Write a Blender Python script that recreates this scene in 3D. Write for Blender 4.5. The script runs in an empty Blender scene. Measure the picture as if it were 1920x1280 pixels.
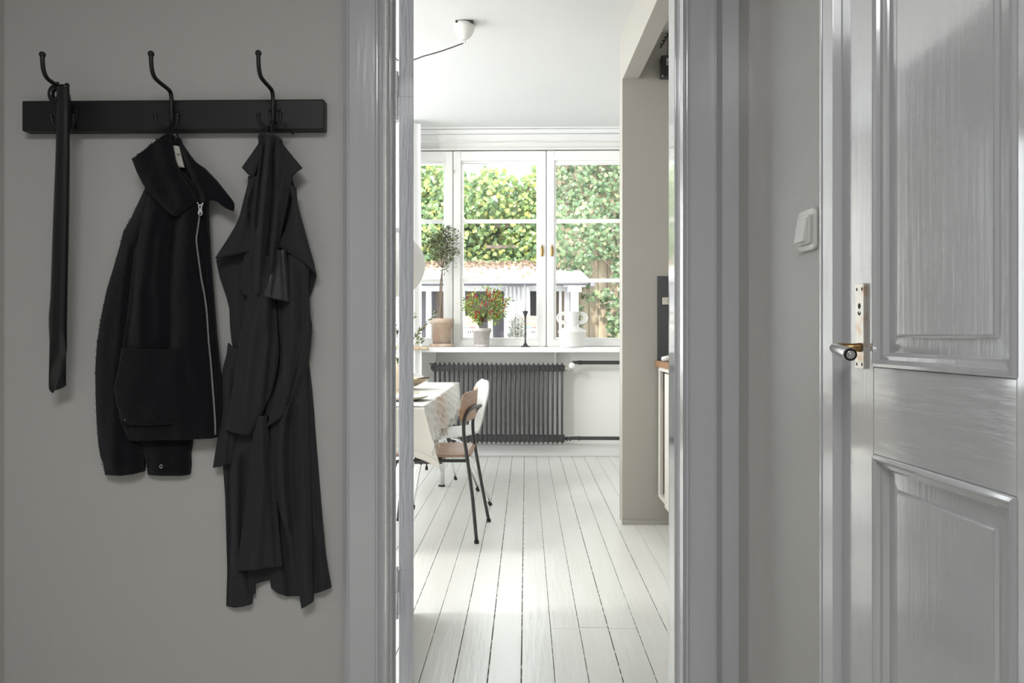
import bpy, math, random
from mathutils import Vector, Matrix
random.seed(7)
R = math.radians
scene = bpy.context.scene
col = scene.collection

# ------------------------------------------------------------------ camera
H = 1.08; F = 1400.0; YAW = math.atan(26/1400.0)
cam_d = bpy.data.cameras.new('camera'); cam = bpy.data.objects.new('camera', cam_d); col.objects.link(cam)
cam_d.sensor_fit = 'HORIZONTAL'; cam_d.sensor_width = 36.0; cam_d.lens = F/1920*36
cam_d.shift_y = -13/1920.0; cam_d.clip_start = 0.02; cam_d.clip_end = 200
cam.location = (0, 0, H); cam.rotation_euler = (R(90), 0, YAW)
scene.camera = cam
# ------------------------------------------------------------------ world, sun, exposure
scene.view_settings.view_transform = 'Standard'
scene.view_settings.look = 'None'
scene.view_settings.exposure = 0.66
scene.view_settings.gamma = 1.0
scene.view_settings.use_curve_mapping = False
w = bpy.data.worlds.new('sky'); scene.world = w; w.use_nodes = True
nt = w.node_tree; bg = nt.nodes['Background']
bg.inputs['Color'].default_value = (0.93, 0.97, 1.0, 1); bg.inputs['Strength'].default_value = 6.0

def light(name, kind, loc, rot, energy, color=(1, 1, 1), size=1, size_y=None, portal=False):
    d = bpy.data.lights.new(name, kind); o = bpy.data.objects.new(name, d); col.objects.link(o)
    o.location = loc; o.rotation_euler = rot; d.energy = energy; d.color = color
    if kind == 'AREA':
        d.size = size
        if size_y: d.shape = 'RECTANGLE'; d.size_y = size_y
        if portal: d.cycles.is_portal = True
    if kind == 'SUN': d.angle = R(3)
    if kind == 'POINT': d.shadow_soft_size = size
    return o
light('sun', 'SUN', (0, 0, 10), (R(42), 0, R(-18)), 7.0, (1, 0.96, 0.88))
light('window_portal', 'AREA', (-0.65, 6.90, 1.85), (R(90), 0, R(180)), 1, size=3.4, size_y=1.75, portal=True)
light('added_opening_portal', 'AREA', (-2.85, 4.9, 1.6), (0, R(-90), 0), 1, size=1.8, size_y=3.0, portal=True)  # portal for the unseen left wall opening, added to bring in light

# ------------------------------------------------------------------ pixel <-> place helpers
def ray(px, py):
    c, s = math.cos(YAW), math.sin(YAW)
    xc = (px-960)/F; zc = (627-py)/F
    return Vector((-s + xc*c, c + xc*s, zc))
def P(px, py, Y):
    d = ray(px, py); t = Y/d.y
    return Vector((d.x*t, Y, H + d.z*t))
def PX(px, Y): return P(px, 627, Y).x
def PZ(py, Y, px=960): return P(px, py, Y).z

# ------------------------------------------------------------------ materials
MATS = {}
def mat(name, color, rough=0.5, metal=0.0, spec=0.5, bump=None, vary=None, coat=0.0, trans=0.0, sheen=0.0, emit=None, sss=None):
    m = bpy.data.materials.new(name); m.use_nodes = True; MATS[name] = m
    n = m.node_tree.nodes; l = m.node_tree.links; b = n['Principled BSDF']
    b.inputs['Base Color'].default_value = (*color, 1); b.inputs['Roughness'].default_value = rough
    b.inputs['Metallic'].default_value = metal; b.inputs['Specular IOR Level'].default_value = spec
    b.inputs['Coat IOR'].default_value = 1.75 if coat > .7 else 1.5; b.inputs['Coat Weight'].default_value = coat; b.inputs['Coat Roughness'].default_value = 0.08
    b.inputs['Transmission Weight'].default_value = trans; b.inputs['Sheen Weight'].default_value = sheen
    if emit: b.inputs['Emission Color'].default_value = (*emit[0], 1); b.inputs['Emission Strength'].default_value = emit[1]
    tc = n.new('ShaderNodeTexCoord')
    def noise(scale, vec, detail=4):
        mp = n.new('ShaderNodeMapping'); mp.inputs['Scale'].default_value = vec
        l.new(tc.outputs['Object'], mp.inputs['Vector'])
        t = n.new('ShaderNodeTexNoise'); t.inputs['Scale'].default_value = scale; t.inputs['Detail'].default_value = detail
        l.new(mp.outputs[0], t.inputs['Vector']); return t
    if bump:
        prev = None
        for (sc, vec, strength, dist) in bump:
            t = noise(sc, vec); bp = n.new('ShaderNodeBump'); bp.inputs['Strength'].default_value = strength
            bp.inputs['Distance'].default_value = dist
            l.new(t.outputs['Fac'], bp.inputs['Height'])
            if prev: l.new(prev.outputs[0], bp.inputs['Normal'])
            prev = bp
        l.new(prev.outputs[0], b.inputs['Normal'])
    if vary:
        sc, vec, color2, lo, hi = vary
        t = noise(sc, vec); r = n.new('ShaderNodeValToRGB')
        r.color_ramp.elements[0].position = lo; r.color_ramp.elements[1].position = hi
        r.color_ramp.elements[0].color = (*color, 1); r.color_ramp.elements[1].color = (*color2, 1)
        l.new(t.outputs['Fac'], r.inputs['Fac']); l.new(r.outputs[0], b.inputs['Base Color'])
    return m
def leaf_mat(name, cols, rough=0.45):
    m = mat(name, cols[0], rough); n = m.node_tree.nodes; l = m.node_tree.links
    g = n.new('ShaderNodeNewGeometry'); r = n.new('ShaderNodeValToRGB'); r.color_ramp.interpolation = 'LINEAR'
    while len(r.color_ramp.elements) < len(cols): r.color_ramp.elements.new(0.5)
    for i, c in enumerate(cols):
        r.color_ramp.elements[i].position = i/(len(cols)-1); r.color_ramp.elements[i].color = (*c, 1)
    l.new(g.outputs['Random Per Island'], r.inputs['Fac']); b = n['Principled BSDF']
    l.new(r.outputs[0], b.inputs['Base Color'])
    tr = n.new('ShaderNodeBsdfTranslucent'); l.new(r.outputs[0], tr.inputs['Color'])
    mx = n.new('ShaderNodeMixShader'); mx.inputs[0].default_value = 0.35
    l.new(b.outputs[0], mx.inputs[1]); l.new(tr.outputs[0], mx.inputs[2])
    l.new(mx.outputs[0], n['Material Output'].inputs['Surface'])
    return m

V1 = (1, 1, 1)
M_HALLWALL = mat('hall_wall_paint', (0.505, 0.497, 0.478), 0.6, bump=[(60, V1, 0.25, 0.002), (7, V1, 0.3, 0.006)])
M_HALLWALL_R = mat('hall_side_wall_paint', (0.47, 0.462, 0.44), 0.42, bump=[(70, V1, 0.35, 0.002), (7, V1, 0.3, 0.006)])
M_TRIM = mat('gloss_trim_paint', (0.535, 0.538, 0.558), 0.2, coat=0.8, bump=[(18, (3, 3, 0.25), 0.35, 0.002), (60, (1, 1, 0.35), 0.25, 0.001), (4, (1, 1, 0.5), 0.3, 0.006)])
M_LEAF = mat('door_edge_paint', (0.575, 0.582, 0.605), 0.26, coat=0.15, bump=[(26, (3, 3, 0.22), 1.0, 0.006), (75, (1.5, 1.5, 0.3), 0.9, 0.004)])
M_DOOR = mat('gloss_door_paint', (0.44, 0.44, 0.45), 0.17, spec=0.8, coat=1.0, bump=[(16, (6, 6, 0.18), 0.4, 0.0016), (5, (1, 1, 0.7), 0.35, 0.006)])
M_DOORH = mat('gloss_rail_paint', (0.44, 0.44, 0.45), 0.17, spec=0.8, coat=1.0, bump=[(9, (1, 1, 7), 0.45, 0.003), (4, V1, 0.4, 0.008)])
M_WHITEGLOSS = mat('white_gloss_paint', (0.80, 0.80, 0.79), 0.3, bump=[(40, (1, 1, 0.3), 0.2, 0.001)])
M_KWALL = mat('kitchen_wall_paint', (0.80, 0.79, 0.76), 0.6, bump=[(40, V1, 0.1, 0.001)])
M_KCEIL = mat('kitchen_ceiling_paint', (0.63, 0.63, 0.625), 0.7)
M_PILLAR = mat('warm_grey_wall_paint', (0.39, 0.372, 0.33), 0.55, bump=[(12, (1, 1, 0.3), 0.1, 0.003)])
M_SILL = mat('sill_paint', (0.84, 0.84, 0.83), 0.35)
M_WFRAME = mat('window_frame_paint', (0.90, 0.895, 0.875), 0.35)
M_FLOOR = mat('white_floor_paint', (0.75, 0.747, 0.71), 0.28, bump=[(14, (4, 0.35, 1), 0.35, 0.003), (2.5, V1, 0.25, 0.01)], vary=(3.5, (4, 0.5, 1), (0.71, 0.705, 0.66), 0.35, 0.7))
M_GAP = mat('floor_gap_dirt', (0.05, 0.042, 0.035), 0.8, vary=(26, (0.4, 1, 1), (0.62, 0.60, 0.54), 0.53, 0.57))
M_BLACKWOOD = mat('black_stained_wood', (0.0085, 0.0085, 0.009), 0.45, bump=[(30, (0.2, 1, 1), 0.2, 0.001)])
M_BLACKMET = mat('matt_black_metal', (0.012, 0.012, 0.012), 0.42, spec=0.4)
M_SHOEHORN = mat('black_enamel', (0.010, 0.010, 0.011), 0.24)
M_WOOL = mat('black_boucle_wool', (0.0058, 0.0060, 0.0085), 0.95, spec=0.15, sheen=0.12, bump=[(420, V1, 1.0, 0.003), (60, V1, 0.35, 0.004)])
M_COAT = mat('charcoal_coat_cloth', (0.035, 0.0355, 0.038), 0.9, spec=0.15, sheen=0.06, bump=[(700, V1, 0.7, 0.001), (16, V1, 0.15, 0.006)])
M_SATIN = mat('satin_lining', (0.034, 0.034, 0.036), 0.38, spec=0.6, bump=[(25, V1, 0.25, 0.005)])
M_LABEL = mat('woven_label', (0.52, 0.50, 0.46), 0.8)
M_CHROME = mat('chrome', (0.75, 0.75, 0.76), 0.18, metal=1)
M_NICKEL = mat('worn_nickel', (0.72, 0.69, 0.64), 0.28, metal=0.75, vary=(60, V1, (0.62, 0.46, 0.34), 0.5, 0.7))
M_BRASS = mat('aged_brass', (0.42, 0.27, 0.11), 0.3, metal=0.9)
M_DARKHOLE = mat('keyhole_dark', (0.02, 0.018, 0.015), 0.7)
M_SWITCH = mat('switch_plastic', (0.66, 0.66, 0.63), 0.22)
M_RAD = mat('dark_grey_enamel', (0.040, 0.040, 0.041), 0.35)
M_WOOD = mat('oiled_walnut_veneer', (0.30, 0.17, 0.105), 0.35, bump=[(14, (1, 8, 8), 0.1, 0.001)], vary=(9, (1, 1, 14), (0.40, 0.25, 0.16), 0.35, 0.65))
M_LINEN = mat('natural_linen', (0.60, 0.575, 0.52), 0.9, bump=[(300, V1, 0.4, 0.001)])
M_LINENW = mat('crinkled_white_linen', (0.70, 0.685, 0.65), 0.9, bump=[(38, (2.2, 2.2, 0.7), 0.9, 0.012), (260, V1, 0.3, 0.001)])
M_OAK = mat('pale_wood', (0.52, 0.42, 0.29), 0.5, vary=(20, (1, 6, 6), (0.42, 0.32, 0.21), 0.4, 0.7))
M_CERAM = mat('stone_ceramic', (0.62, 0.58, 0.51), 0.5)
M_WHITECER = mat('matt_white_ceramic', (0.78, 0.77, 0.75), 0.6)
M_TERRA = mat('bleached_terracotta', (0.56, 0.40, 0.30), 0.85, bump=[(40, V1, 0.2, 0.001)], vary=(9, V1, (0.70, 0.60, 0.51), 0.4, 0.65))
M_GREYPOT = mat('whitewashed_grey_clay', (0.46, 0.42, 0.39), 0.85, bump=[(40, V1, 0.3, 0.001)], vary=(12, V1, (0.66, 0.63, 0.60), 0.4, 0.7))
M_SOIL = mat('soil', (0.07, 0.045, 0.03), 0.95)
M_BARK = mat('pale_bark', (0.26, 0.21, 0.16), 0.9)
M_OLIVE = leaf_mat('olive_leaves', [(0.025, 0.035, 0.02), (0.05, 0.07, 0.035), (0.14, 0.18, 0.08), (0.30, 0.36, 0.14), (0.42, 0.45, 0.32)])
M_CHILI = leaf_mat('chili_leaves', [(0.06, 0.13, 0.03), (0.20, 0.34, 0.06), (0.45, 0.55, 0.12), (0.62, 0.66, 0.30)])
M_RED = mat('red_chili', (0.36, 0.035, 0.02), 0.3)
M_IVY = leaf_mat('ivy_leaves', [(0.05, 0.10, 0.04), (0.10, 0.17, 0.06), (0.16, 0.23, 0.06), (0.08, 0.14, 0.06), (0.22, 0.28, 0.07), (0.34, 0.30, 0.09)], 0.4)
M_IVY2 = leaf_mat('dark_ivy_leaves', [(0.05, 0.09, 0.045), (0.11, 0.17, 0.08), (0.08, 0.12, 0.06), (0.20, 0.25, 0.12)], 0.35)
M_DEADLEAF = leaf_mat('fallen_leaves', [(0.16, 0.11, 0.08), (0.24, 0.17, 0.12), (0.12, 0.08, 0.06)], 0.8)
M_FENCE = mat('weathered_fence_wood', (0.065, 0.048, 0.04), 0.85, vary=(10, (1, 1, 0.2), (0.11, 0.08, 0.06), 0.4, 0.6))
M_TAN = mat('tan_boards', (0.30, 0.25, 0.18), 0.85, vary=(6, (1, 1, 0.2), (0.22, 0.17, 0.12), 0.4, 0.6))
M_SHEDROOF = mat('pale_sheet_roof', (0.55, 0.54, 0.53), 0.6)
M_SHEDW = mat('white_shed_paint', (0.42, 0.42, 0.43), 0.6)
M_SHEDD = mat('grey_shed_panel', (0.09, 0.085, 0.10), 0.5)
M_SHEDB = mat('brown_shed_slat', (0.17, 0.125, 0.095), 0.7)
M_CARD = mat('cardboard', (0.25, 0.18, 0.12), 0.8)
M_CARDW = mat('white_printed_card', (0.40, 0.40, 0.40), 0.7)
M_GREENP = mat('green_print', (0.08, 0.25, 0.18), 0.7)
M_REDP = mat('red_print', (0.35, 0.06, 0.06), 0.7)
M_INK = mat('black_print', (0.02, 0.02, 0.02), 0.7)
M_CURT = mat('white_voile', (0.85, 0.85, 0.84), 0.9)
M_GLOBE = mat('opal_white_globe', (0.74, 0.73, 0.70), 0.45)
M_CORD = mat('black_cord', (0.03, 0.03, 0.03), 0.7)
M_TILE = mat('dark_grey_tile', (0.07, 0.072, 0.078), 0.4)
M_WORKTOP = mat('wooden_worktop', (0.26, 0.14, 0.07), 0.4)
M_CAB = mat('cream_cabinet_paint', (0.66, 0.64, 0.58), 0.4)
M_CLOTHW = mat('white_cloth', (0.75, 0.74, 0.72), 0.9)
M_PLASTB = mat('black_plastic', (0.02, 0.02, 0.02), 0.35)
M_RUBBER = mat('black_rubber', (0.02, 0.02, 0.02), 0.8)
M_PAVE = mat('light_paving', (0.30, 0.29, 0.28), 0.9)
M_CANDLE = mat('white_wax', (0.75, 0.75, 0.72), 0.4)
M_FERN = leaf_mat('grey_fern', [(0.10, 0.11, 0.10), (0.16, 0.17, 0.16)])
M_GLASS = bpy.data.materials.new('window_glass'); M_GLASS.use_nodes = True
_n = M_GLASS.node_tree.nodes; _l = M_GLASS.node_tree.links
_g = _n.new('ShaderNodeBsdfGlossy'); _g.inputs['Roughness'].default_value = 0.02
_t = _n.new('ShaderNodeBsdfTransparent'); _t.inputs[0].default_value = (0.97, 0.98, 0.97, 1)
_m = _n.new('ShaderNodeMixShader'); _f = _n.new('ShaderNodeFresnel'); _f.inputs[0].default_value = 1.45
_l.new(_f.outputs[0], _m.inputs[0]); _l.new(_t.outputs[0], _m.inputs[1]); _l.new(_g.outputs[0], _m.inputs[2])
_l.new(_m.outputs[0], _n['Material Output'].inputs['Surface'])

# ------------------------------------------------------------------ mesh builder
class MB:
    def __init__(s): s.v = []; s.f = []; s.sm = []
    def add(s, vs, fs, smooth=False):
        o = len(s.v); s.v += [Vector(v) for v in vs]
        s.f += [tuple(i+o for i in f) for f in fs]; s.sm += [smooth]*len(fs); return s
    def box(s, x0, x1, y0, y1, z0, z1, M=None):
        vs = [Vector((x, y, z)) for x in (x0, x1) for y in (y0, y1) for z in (z0, z1)]
        if M: vs = [M @ v for v in vs]
        return s.add(vs, [(0, 1, 3, 2), (4, 6, 7, 5), (0, 4, 5, 1), (2, 3, 7, 6), (0, 2, 6, 4), (1, 5, 7, 3)])
    def tube(s, pts, r, n=12, cap=True, smooth=True):
        pts = [Vector(p) for p in pts]; N = len(pts)
        rs = r if isinstance(r, (list, tuple)) else [r]*N
        vs = []; up = None
        for i, p in enumerate(pts):
            t = (pts[min(i+1, N-1)] - pts[max(i-1, 0)]).normalized()
            if up is None:
                up = Vector((0, 0, 1)) if abs(t.z) < 0.9 else Vector((1, 0, 0))
            a = t.cross(up).normalized(); b = a.cross(t).normalized(); up = b
            for k in range(n):
                an = 2*math.pi*k/n; vs.append(p + (a*math.cos(an) + b*math.sin(an))*rs[i])
        fs = [(i*n+k, i*n+(k+1) % n, (i+1)*n+(k+1) % n, (i+1)*n+k) for i in range(N-1) for k in range(n)]
        s.add(vs, fs, smooth)
        if cap: s.add(vs[:n], [tuple(range(n))[::-1]]); s.add(vs[-n:], [tuple(range(n))])
        return s
    def lathe(s, prof, c=(0, 0, 0), n=32, smooth=True, M=None):
        c = Vector(c); vs = []
        for (r, z) in prof:
            for k in range(n):
                a = 2*math.pi*k/n; v = Vector((r*math.cos(a), r*math.sin(a), z))
                if M: v = M @ v
                vs.append(v + c)
        fs = [(i*n+k, i*n+(k+1) % n, (i+1)*n+(k+1) % n, (i+1)*n+k) for i in range(len(prof)-1) for k in range(n)]
        return s.add(vs, fs, smooth)
    def grid(s, fn, nu, nv, smooth=True, thick=None):
        vs = [fn(i/nu, j/nv) for j in range(nv+1) for i in range(nu+1)]
        W = nu+1
        fs = [(j*W+i, j*W+i+1, (j+1)*W+i+1, (j+1)*W+i) for j in range(nv) for i in range(nu)]
        if thick is None: return s.add(vs, fs, smooth)
        bs = [Vector(v)+Vector(thick) for v in vs]; n = len(vs)
        fs2 = [tuple(k+n for k in f[::-1]) for f in fs]; ed = []
        def e(a, b): ed.append((b, a, a+n, b+n))
        for i in range(nu): e(i, i+1); e(nv*W+i+1, nv*W+i)
        for j in range(nv): e((j+1)*W, j*W); e(j*W+nu, (j+1)*W+nu)
        return s.add(list(vs)+bs, fs+fs2+ed, smooth)
    def sphere(s, c, r, n=12, sz=1.0):
        m = n//2
        return s.lathe([(max(1e-5, math.sin(math.pi*i/m))*r, -math.cos(math.pi*i/m)*r*sz) for i in range(m+1)], c, n)
    def prism(s, poly, fn, d):          # poly 2D points, fn(x,y,depth)->Vector
        n = len(poly); vs = [fn(x, y, 0) for x, y in poly]+[fn(x, y, d) for x, y in poly]
        return s.add(vs, [tuple(range(n)), tuple(range(n, 2*n))[::-1]]+[(i, i+n, (i+1) % n+n, (i+1) % n) for i in range(n)])
    def build(s, name, m, parent=None, bevel=0.0, sub=0, origin=None):
        off = Vector((0, 0, 0))
        if parent is not None: off = world_loc(parent)
        loc = Vector((0, 0, 0))
        if parent is None and origin is not None: loc = Vector(origin); off = loc
        me = bpy.data.meshes.new(name); me.from_pydata([tuple(v-off) for v in s.v], [], s.f)
        me.polygons.foreach_set('use_smooth', s.sm); me.materials.append(m)
        me.validate(); me.update()
        import bmesh as _b
        bm = _b.new(); bm.from_mesh(me); _b.ops.remove_doubles(bm, verts=bm.verts, dist=1e-6); _b.ops.recalc_face_normals(bm, faces=bm.faces); bm.to_mesh(me); bm.free()
        o = bpy.data.objects.new(name, me); col.objects.link(o); o.location = loc
        if parent is not None: o.parent = parent
        if bevel:
            b = o.modifiers.new('bevel', 'BEVEL'); b.width = bevel; b.segments = 2; b.limit_method = 'ANGLE'; b.angle_limit = R(40)
        if sub:
            b = o.modifiers.new('subd', 'SUBSURF'); b.levels = sub; b.render_levels = sub
        return o
def world_loc(o):
    v = Vector(o.location)
    while o.parent: o = o.parent; v += Vector(o.location)
    return v
def thing(name, label, cat, loc, group=None):
    o = bpy.data.objects.new(name, None); col.objects.link(o); o.location = loc; o.empty_display_size = 0.1
    o['label'] = label; o['category'] = cat
    if group: o['group'] = group
    return o
def tag(o, label, cat, group=None, kind=None):
    o['label'] = label; o['category'] = cat
    if group: o['group'] = group
    if kind: o['kind'] = kind
    return o
def struct(name, mb, m, bevel=0.0):
    o = mb.build(name, m, None, bevel); o['kind'] = 'structure'; return o
def struct_empty(name, loc):
    o = bpy.data.objects.new(name, None); col.objects.link(o); o.location = loc; o['kind'] = 'structure'; return o
def copy_tree(o, parent=None):
    c = o.copy(); col.objects.link(c); c.parent = parent
    for ch in list(o.children): copy_tree(ch, c)
    return c

# profile swept up a vertical strip: poly in XY plane extruded in z
def column(poly, z0, z1):
    mb = MB(); n = len(poly)
    vs = [Vector((x, y, z0)) for x, y in poly]+[Vector((x, y, z1)) for x, y in poly]
    mb.add(vs, [tuple(range(n)), tuple(range(n, 2*n))[::-1]]+[(i, (i+1) % n, (i+1) % n+n, i+n) for i in range(n)])
    return mb

# ================================================================== SETTING
YC = 1.96          # hall face of the coat wall
YK = 2.12          # kitchen face
CW = 6.66          # window wall
def ceil_z(Y): return 2.81 + (Y-4.40)*0.043
XL = PX(8, YC)     # left hall wall
XR = PX(1383, YC)
# right hall wall plane leans 3.3 deg
WA = math.atan((986-905)/1400.0)
def rw(Y): return XR + (YC-Y)*math.tan(WA)
XJL, XJR = PX(728, YC), PX(1282, YC)

# kitchen floor: boards with narrow gaps over dirt
pitch = 0.106; off = -0.015
fb = MB(); random.seed(3)
k0 = int((-2.75-off)/pitch)-1; k1 = int((1.5-off)/pitch)+1
for k in range(k0, k1):
    g0 = random.choice([0.0012, 0.0006, 0.0022, 0.0016]); g1 = 0.0008
    if k in (-1, 0, 3, 5): g0 = 0.0035
    x0 = off+k*pitch+g0/2+0.0006; x1 = off+(k+1)*pitch-g1/2-0.0006
    ys = [1.98]; y = 1.98+random.uniform(0.6, 2.6)
    if k == 1: y = 2.75
    if k == 2: y = 2.76
    if k == 3: y = 2.755
    while y < CW-0.5: ys.append(y); y += random.uniform(1.9, 3.0)
    ys.append(CW)
    for a, b in zip(ys, ys[1:]):
        e = 0.0008
        z = random.uniform(-0.0008, 0.0)
        fb.box(x0, x1, a+e, b-e, -0.02, z)
f = fb.build('floor', M_FLOOR, None, 0.0012); f['kind'] = 'structure'
struct('floor_underlay', MB().box(-2.75, 1.5, 1.99, CW, -0.05, -0.0035), M_GAP)
struct('floor_hall', MB().box(-1.6, 1.1, -2.6, 1.98, -0.05, 0), M_FLOOR)

# ceilings
cb = MB(); cb.add([(-2.75, YK, ceil_z(YK)), (1.5, YK, ceil_z(YK)), (1.5, CW+0.1, ceil_z(CW+0.1)), (-2.75, CW+0.1, ceil_z(CW+0.1)),
                   (-2.75, YK, 3.1), (1.5, YK, 3.1), (1.5, CW+0.1, 3.1), (-2.75, CW+0.1, 3.1)],
                  [(0, 1, 2, 3), (4, 7, 6, 5), (0, 4, 5, 1), (1, 5, 6, 2), (2, 6, 7, 3), (3, 7, 4, 0)])
struct('ceiling', cb, M_KCEIL)
struct('ceiling_hall', MB().box(-1.6, 1.1, -2.6, YC, 2.62, 2.75), M_HALLWALL)
struct('roof_slab', MB().box(-3.2, 2.0, -2.9, CW+0.45, 3.1, 3.3), M_SHEDW)

# coat wall with doorway
DH = 2.16
wb = MB()
wb.box(XL-0.2, XJL-0.02, YC, YK, 0, 3.1); wb.box(XJR+0.02, 1.5, YC, YK, 0, 3.1); wb.box(XJL-0.02, XJR+0.02, YC, YK, DH, 3.1)
struct('wall_front', wb, M_HALLWALL)
struct('wall_front_kitchen', MB().box(-2.75, XL-0.2, YC, YK, 0, 3.1), M_KWALL)
struct('wall_left', MB().box(XL-0.12, XL, -2.6, YC, 0, 2.75), M_HALLWALL)
struct('wall_back', MB().box(-1.6, 1.1, -2.7, -2.6, 0, 2.75), M_HALLWALL)
# right hall wall (leaning), with the door recess
uY = Vector((math.sin(WA), -math.cos(WA), 0))       # along the wall towards the camera
wN = Vector((-math.cos(WA), -math.sin(WA), 0))      # out of the wall into the hall
O0 = Vector((XR, YC, 0))
def W(u, z, o=0.0): return O0 + uY*u + wN*o + Vector((0, 0, z))
def u_of(px):
    d = ray(px, 627); # solve t*d = O0 + uY*u
    det = d.x*(-uY.y) + uY.x*d.y
    t = (O0.x*(-uY.y) + uY.x*O0.y)/det
    p = d*t; return (p-O0).dot(uY), t
def wbox(mb, u0, u1, z0, z1, o0, o1):
    vs = [W(u, z, o) for u in (u0, u1) for z in (z0, z1) for o in (o0, o1)]
    return mb.add(vs, [(0, 1, 3, 2), (4, 6, 7, 5), (0, 4, 5, 1), (2, 3, 7, 6), (0, 2, 6, 4), (1, 5, 7, 3)])
uC0 = u_of(1540)[0]; uC1 = u_of(1565)[0]; uD0 = uC1+0.002
uP0 = u_of(1623)[0]; uP1 = u_of(1886)[0]; uD1 = uP1+0.10; uC2 = uD1+0.002; uC3 = uC2+0.10
rb = MB(); wbox(rb, -0.05, uC0+0.03, 0, 2.75, -0.15, 0); wbox(rb, uC3-0.03, 4.7, 0, 2.75, -0.15, 0); wbox(rb, uC0+0.03, uC3-0.03, 2.12, 2.75, -0.15, 0)
struct('wall_right', rb, M_HALLWALL_R)

# kitchen shell
kw = MB()
WZ0, WZ1 = 0.972, PZ(283, 6.70)
WX0, WX1 = PX(503.5, 6.72), PX(1199.5, 6.72)
kw.box(-2.75, WX0, CW, CW+0.3, 0, 3.1); kw.box(WX1, 1.5, CW, CW+0.3, 0, 3.1)
kw.box(WX0, WX1, CW, CW+0.3, 0, WZ0-0.045); kw.box(WX0, WX1, CW, CW+0.3, WZ1+0.01, 3.1)
struct('wall_window', kw, M_KWALL)
lw = MB(); lw.box(-2.87, -2.75, YC, 3.4, 0, 3.1); lw.box(-2.87, -2.75, 6.4, CW+0.3, 0, 3.1); lw.box(-2.87, -2.75, 3.4, 6.4, 0, 0.7); lw.box(-2.87, -2.75, 3.4, 6.4, 2.5, 3.1)  # unseen opening added for daylight, placed to put glare on the hall door
struct('wall_kitchen_left', lw, M_KWALL)
struct('wall_kitchen_right', MB().box(1.45, 1.6, YC, CW+0.3, 0, 3.1), M_KWALL)
XP = PX(1167, 4.27)
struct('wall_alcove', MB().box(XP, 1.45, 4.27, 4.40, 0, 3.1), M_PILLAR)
bw = math.tan(R(1.15))
def beam_poly(x, y): return x + (4.27-y)*bw
bz = PZ(149.5, 4.27)
bt = PX(1197, 4.27)-XP
bb = MB(); vs = []
for y in (YK, 4.275):
    xl = beam_poly(XP, y)
    vs += [(xl, y, bz), (xl+bt, y, bz), (xl+bt, y, 3.05), (xl, y, 3.05)]
bb.add(vs, [(0, 1, 2, 3), (7, 6, 5, 4), (0, 4, 5, 1), (1, 5, 6, 2), (2, 6, 7, 3), (3, 7, 4, 0)])
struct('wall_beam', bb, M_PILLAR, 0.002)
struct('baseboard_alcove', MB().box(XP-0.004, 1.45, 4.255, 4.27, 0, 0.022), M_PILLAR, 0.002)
struct('baseboard_window', MB().box(-2.75, 1.45, CW-0.018, CW, 0, 0.10), M_WHITEGLOSS, 0.004)
# crown band above window
cr = MB(); zc = ceil_z(CW)
cr.box(-2.75, 1.45, CW-0.10, CW, zc-0.012, zc+0.03); cr.box(-2.75, 1.45, CW-0.07, CW, zc-0.045, zc-0.012); cr.box(-2.75, 1.45, CW-0.025, CW, zc-0.115, zc-0.045)
struct('trim_1', cr, M_WHITEGLOSS, 0.006)
struct('trim_2', MB().box(WX0-0.1, WX1+0.1, CW-0.02, CW, WZ1, WZ1+0.014), M_WHITEGLOSS, 0.003)

# ------------------------------------------------------------------ doorway trim (kitchen doorway)
def mir(points): return points
zT = DH
# left casing + jamb (profile going from wall outwards into the opening)
a = lambda px, y: PX(px, y)
yf = 1.925
left = [(a(647, YC), YC), (a(647, YC), yf+0.012), (a(650, yf), yf+0.002), (a(653, yf), yf), (a(654.5, yf), yf+0.004), (a(656, yf), yf+0.004), (a(703, yf), yf+0.004), (a(704.5, yf), yf-0.003),
        (a(708, yf), yf-0.004), (a(711, yf), yf+0.004), (a(714, yf), yf+0.008), (a(717, yf), yf+0.002), (a(720, yf), yf+0.012), (a(722, 1.96), 1.96), (a(726, 1.985), 1.985), (a(729.5, 2.0), 2.0), (a(733, 2.0), 2.0),
        (a(737.0, 2.12), 2.12), (a(741.0, 2.12), 2.12), (a(741.0, 2.12), 2.135), (a(700, 2.12), 2.135), (a(700, YC), YC)]
right = [(a(1384, YC), YC), (a(1384, YC), 1.95), (a(1352, YC), 1.95), (a(1350, yf), yf+0.012), (a(1344, yf), yf), (a(1342.5, yf), yf+0.006), (a(1341, yf), yf+0.004), (a(1293, yf), yf+0.004),
         (a(1291, yf), yf-0.003), (a(1287, yf), yf-0.003), (a(1284, yf), yf+0.006), (a(1281, yf), yf), (a(1278, yf), yf+0.02), (a(1275, 1.96), 1.96), (a(1272, 1.985), 1.985), (a(1268.5, 2.0), 2.0), (a(1264.5, 2.0), 2.0),
         (a(1255.5, 2.12), 2.12), (a(1255.5, 2.12), 2.135), (a(1300, 2.12), 2.135), (a(1300, YC), YC)]
struct('trim_3', column(left, 0, zT), M_TRIM, 0.0015)
struct('trim_4', column(right, 0, zT), M_TRIM, 0.0015)
struct('trim_5', MB().box(a(647, YC), a(1352, YC), yf, YC, zT-0.02, zT+0.11).box(a(700, 2.0), a(1300, 2.0), YC, 2.135, zT-0.02, zT+0.02), M_TRIM, 0.003)

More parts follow.
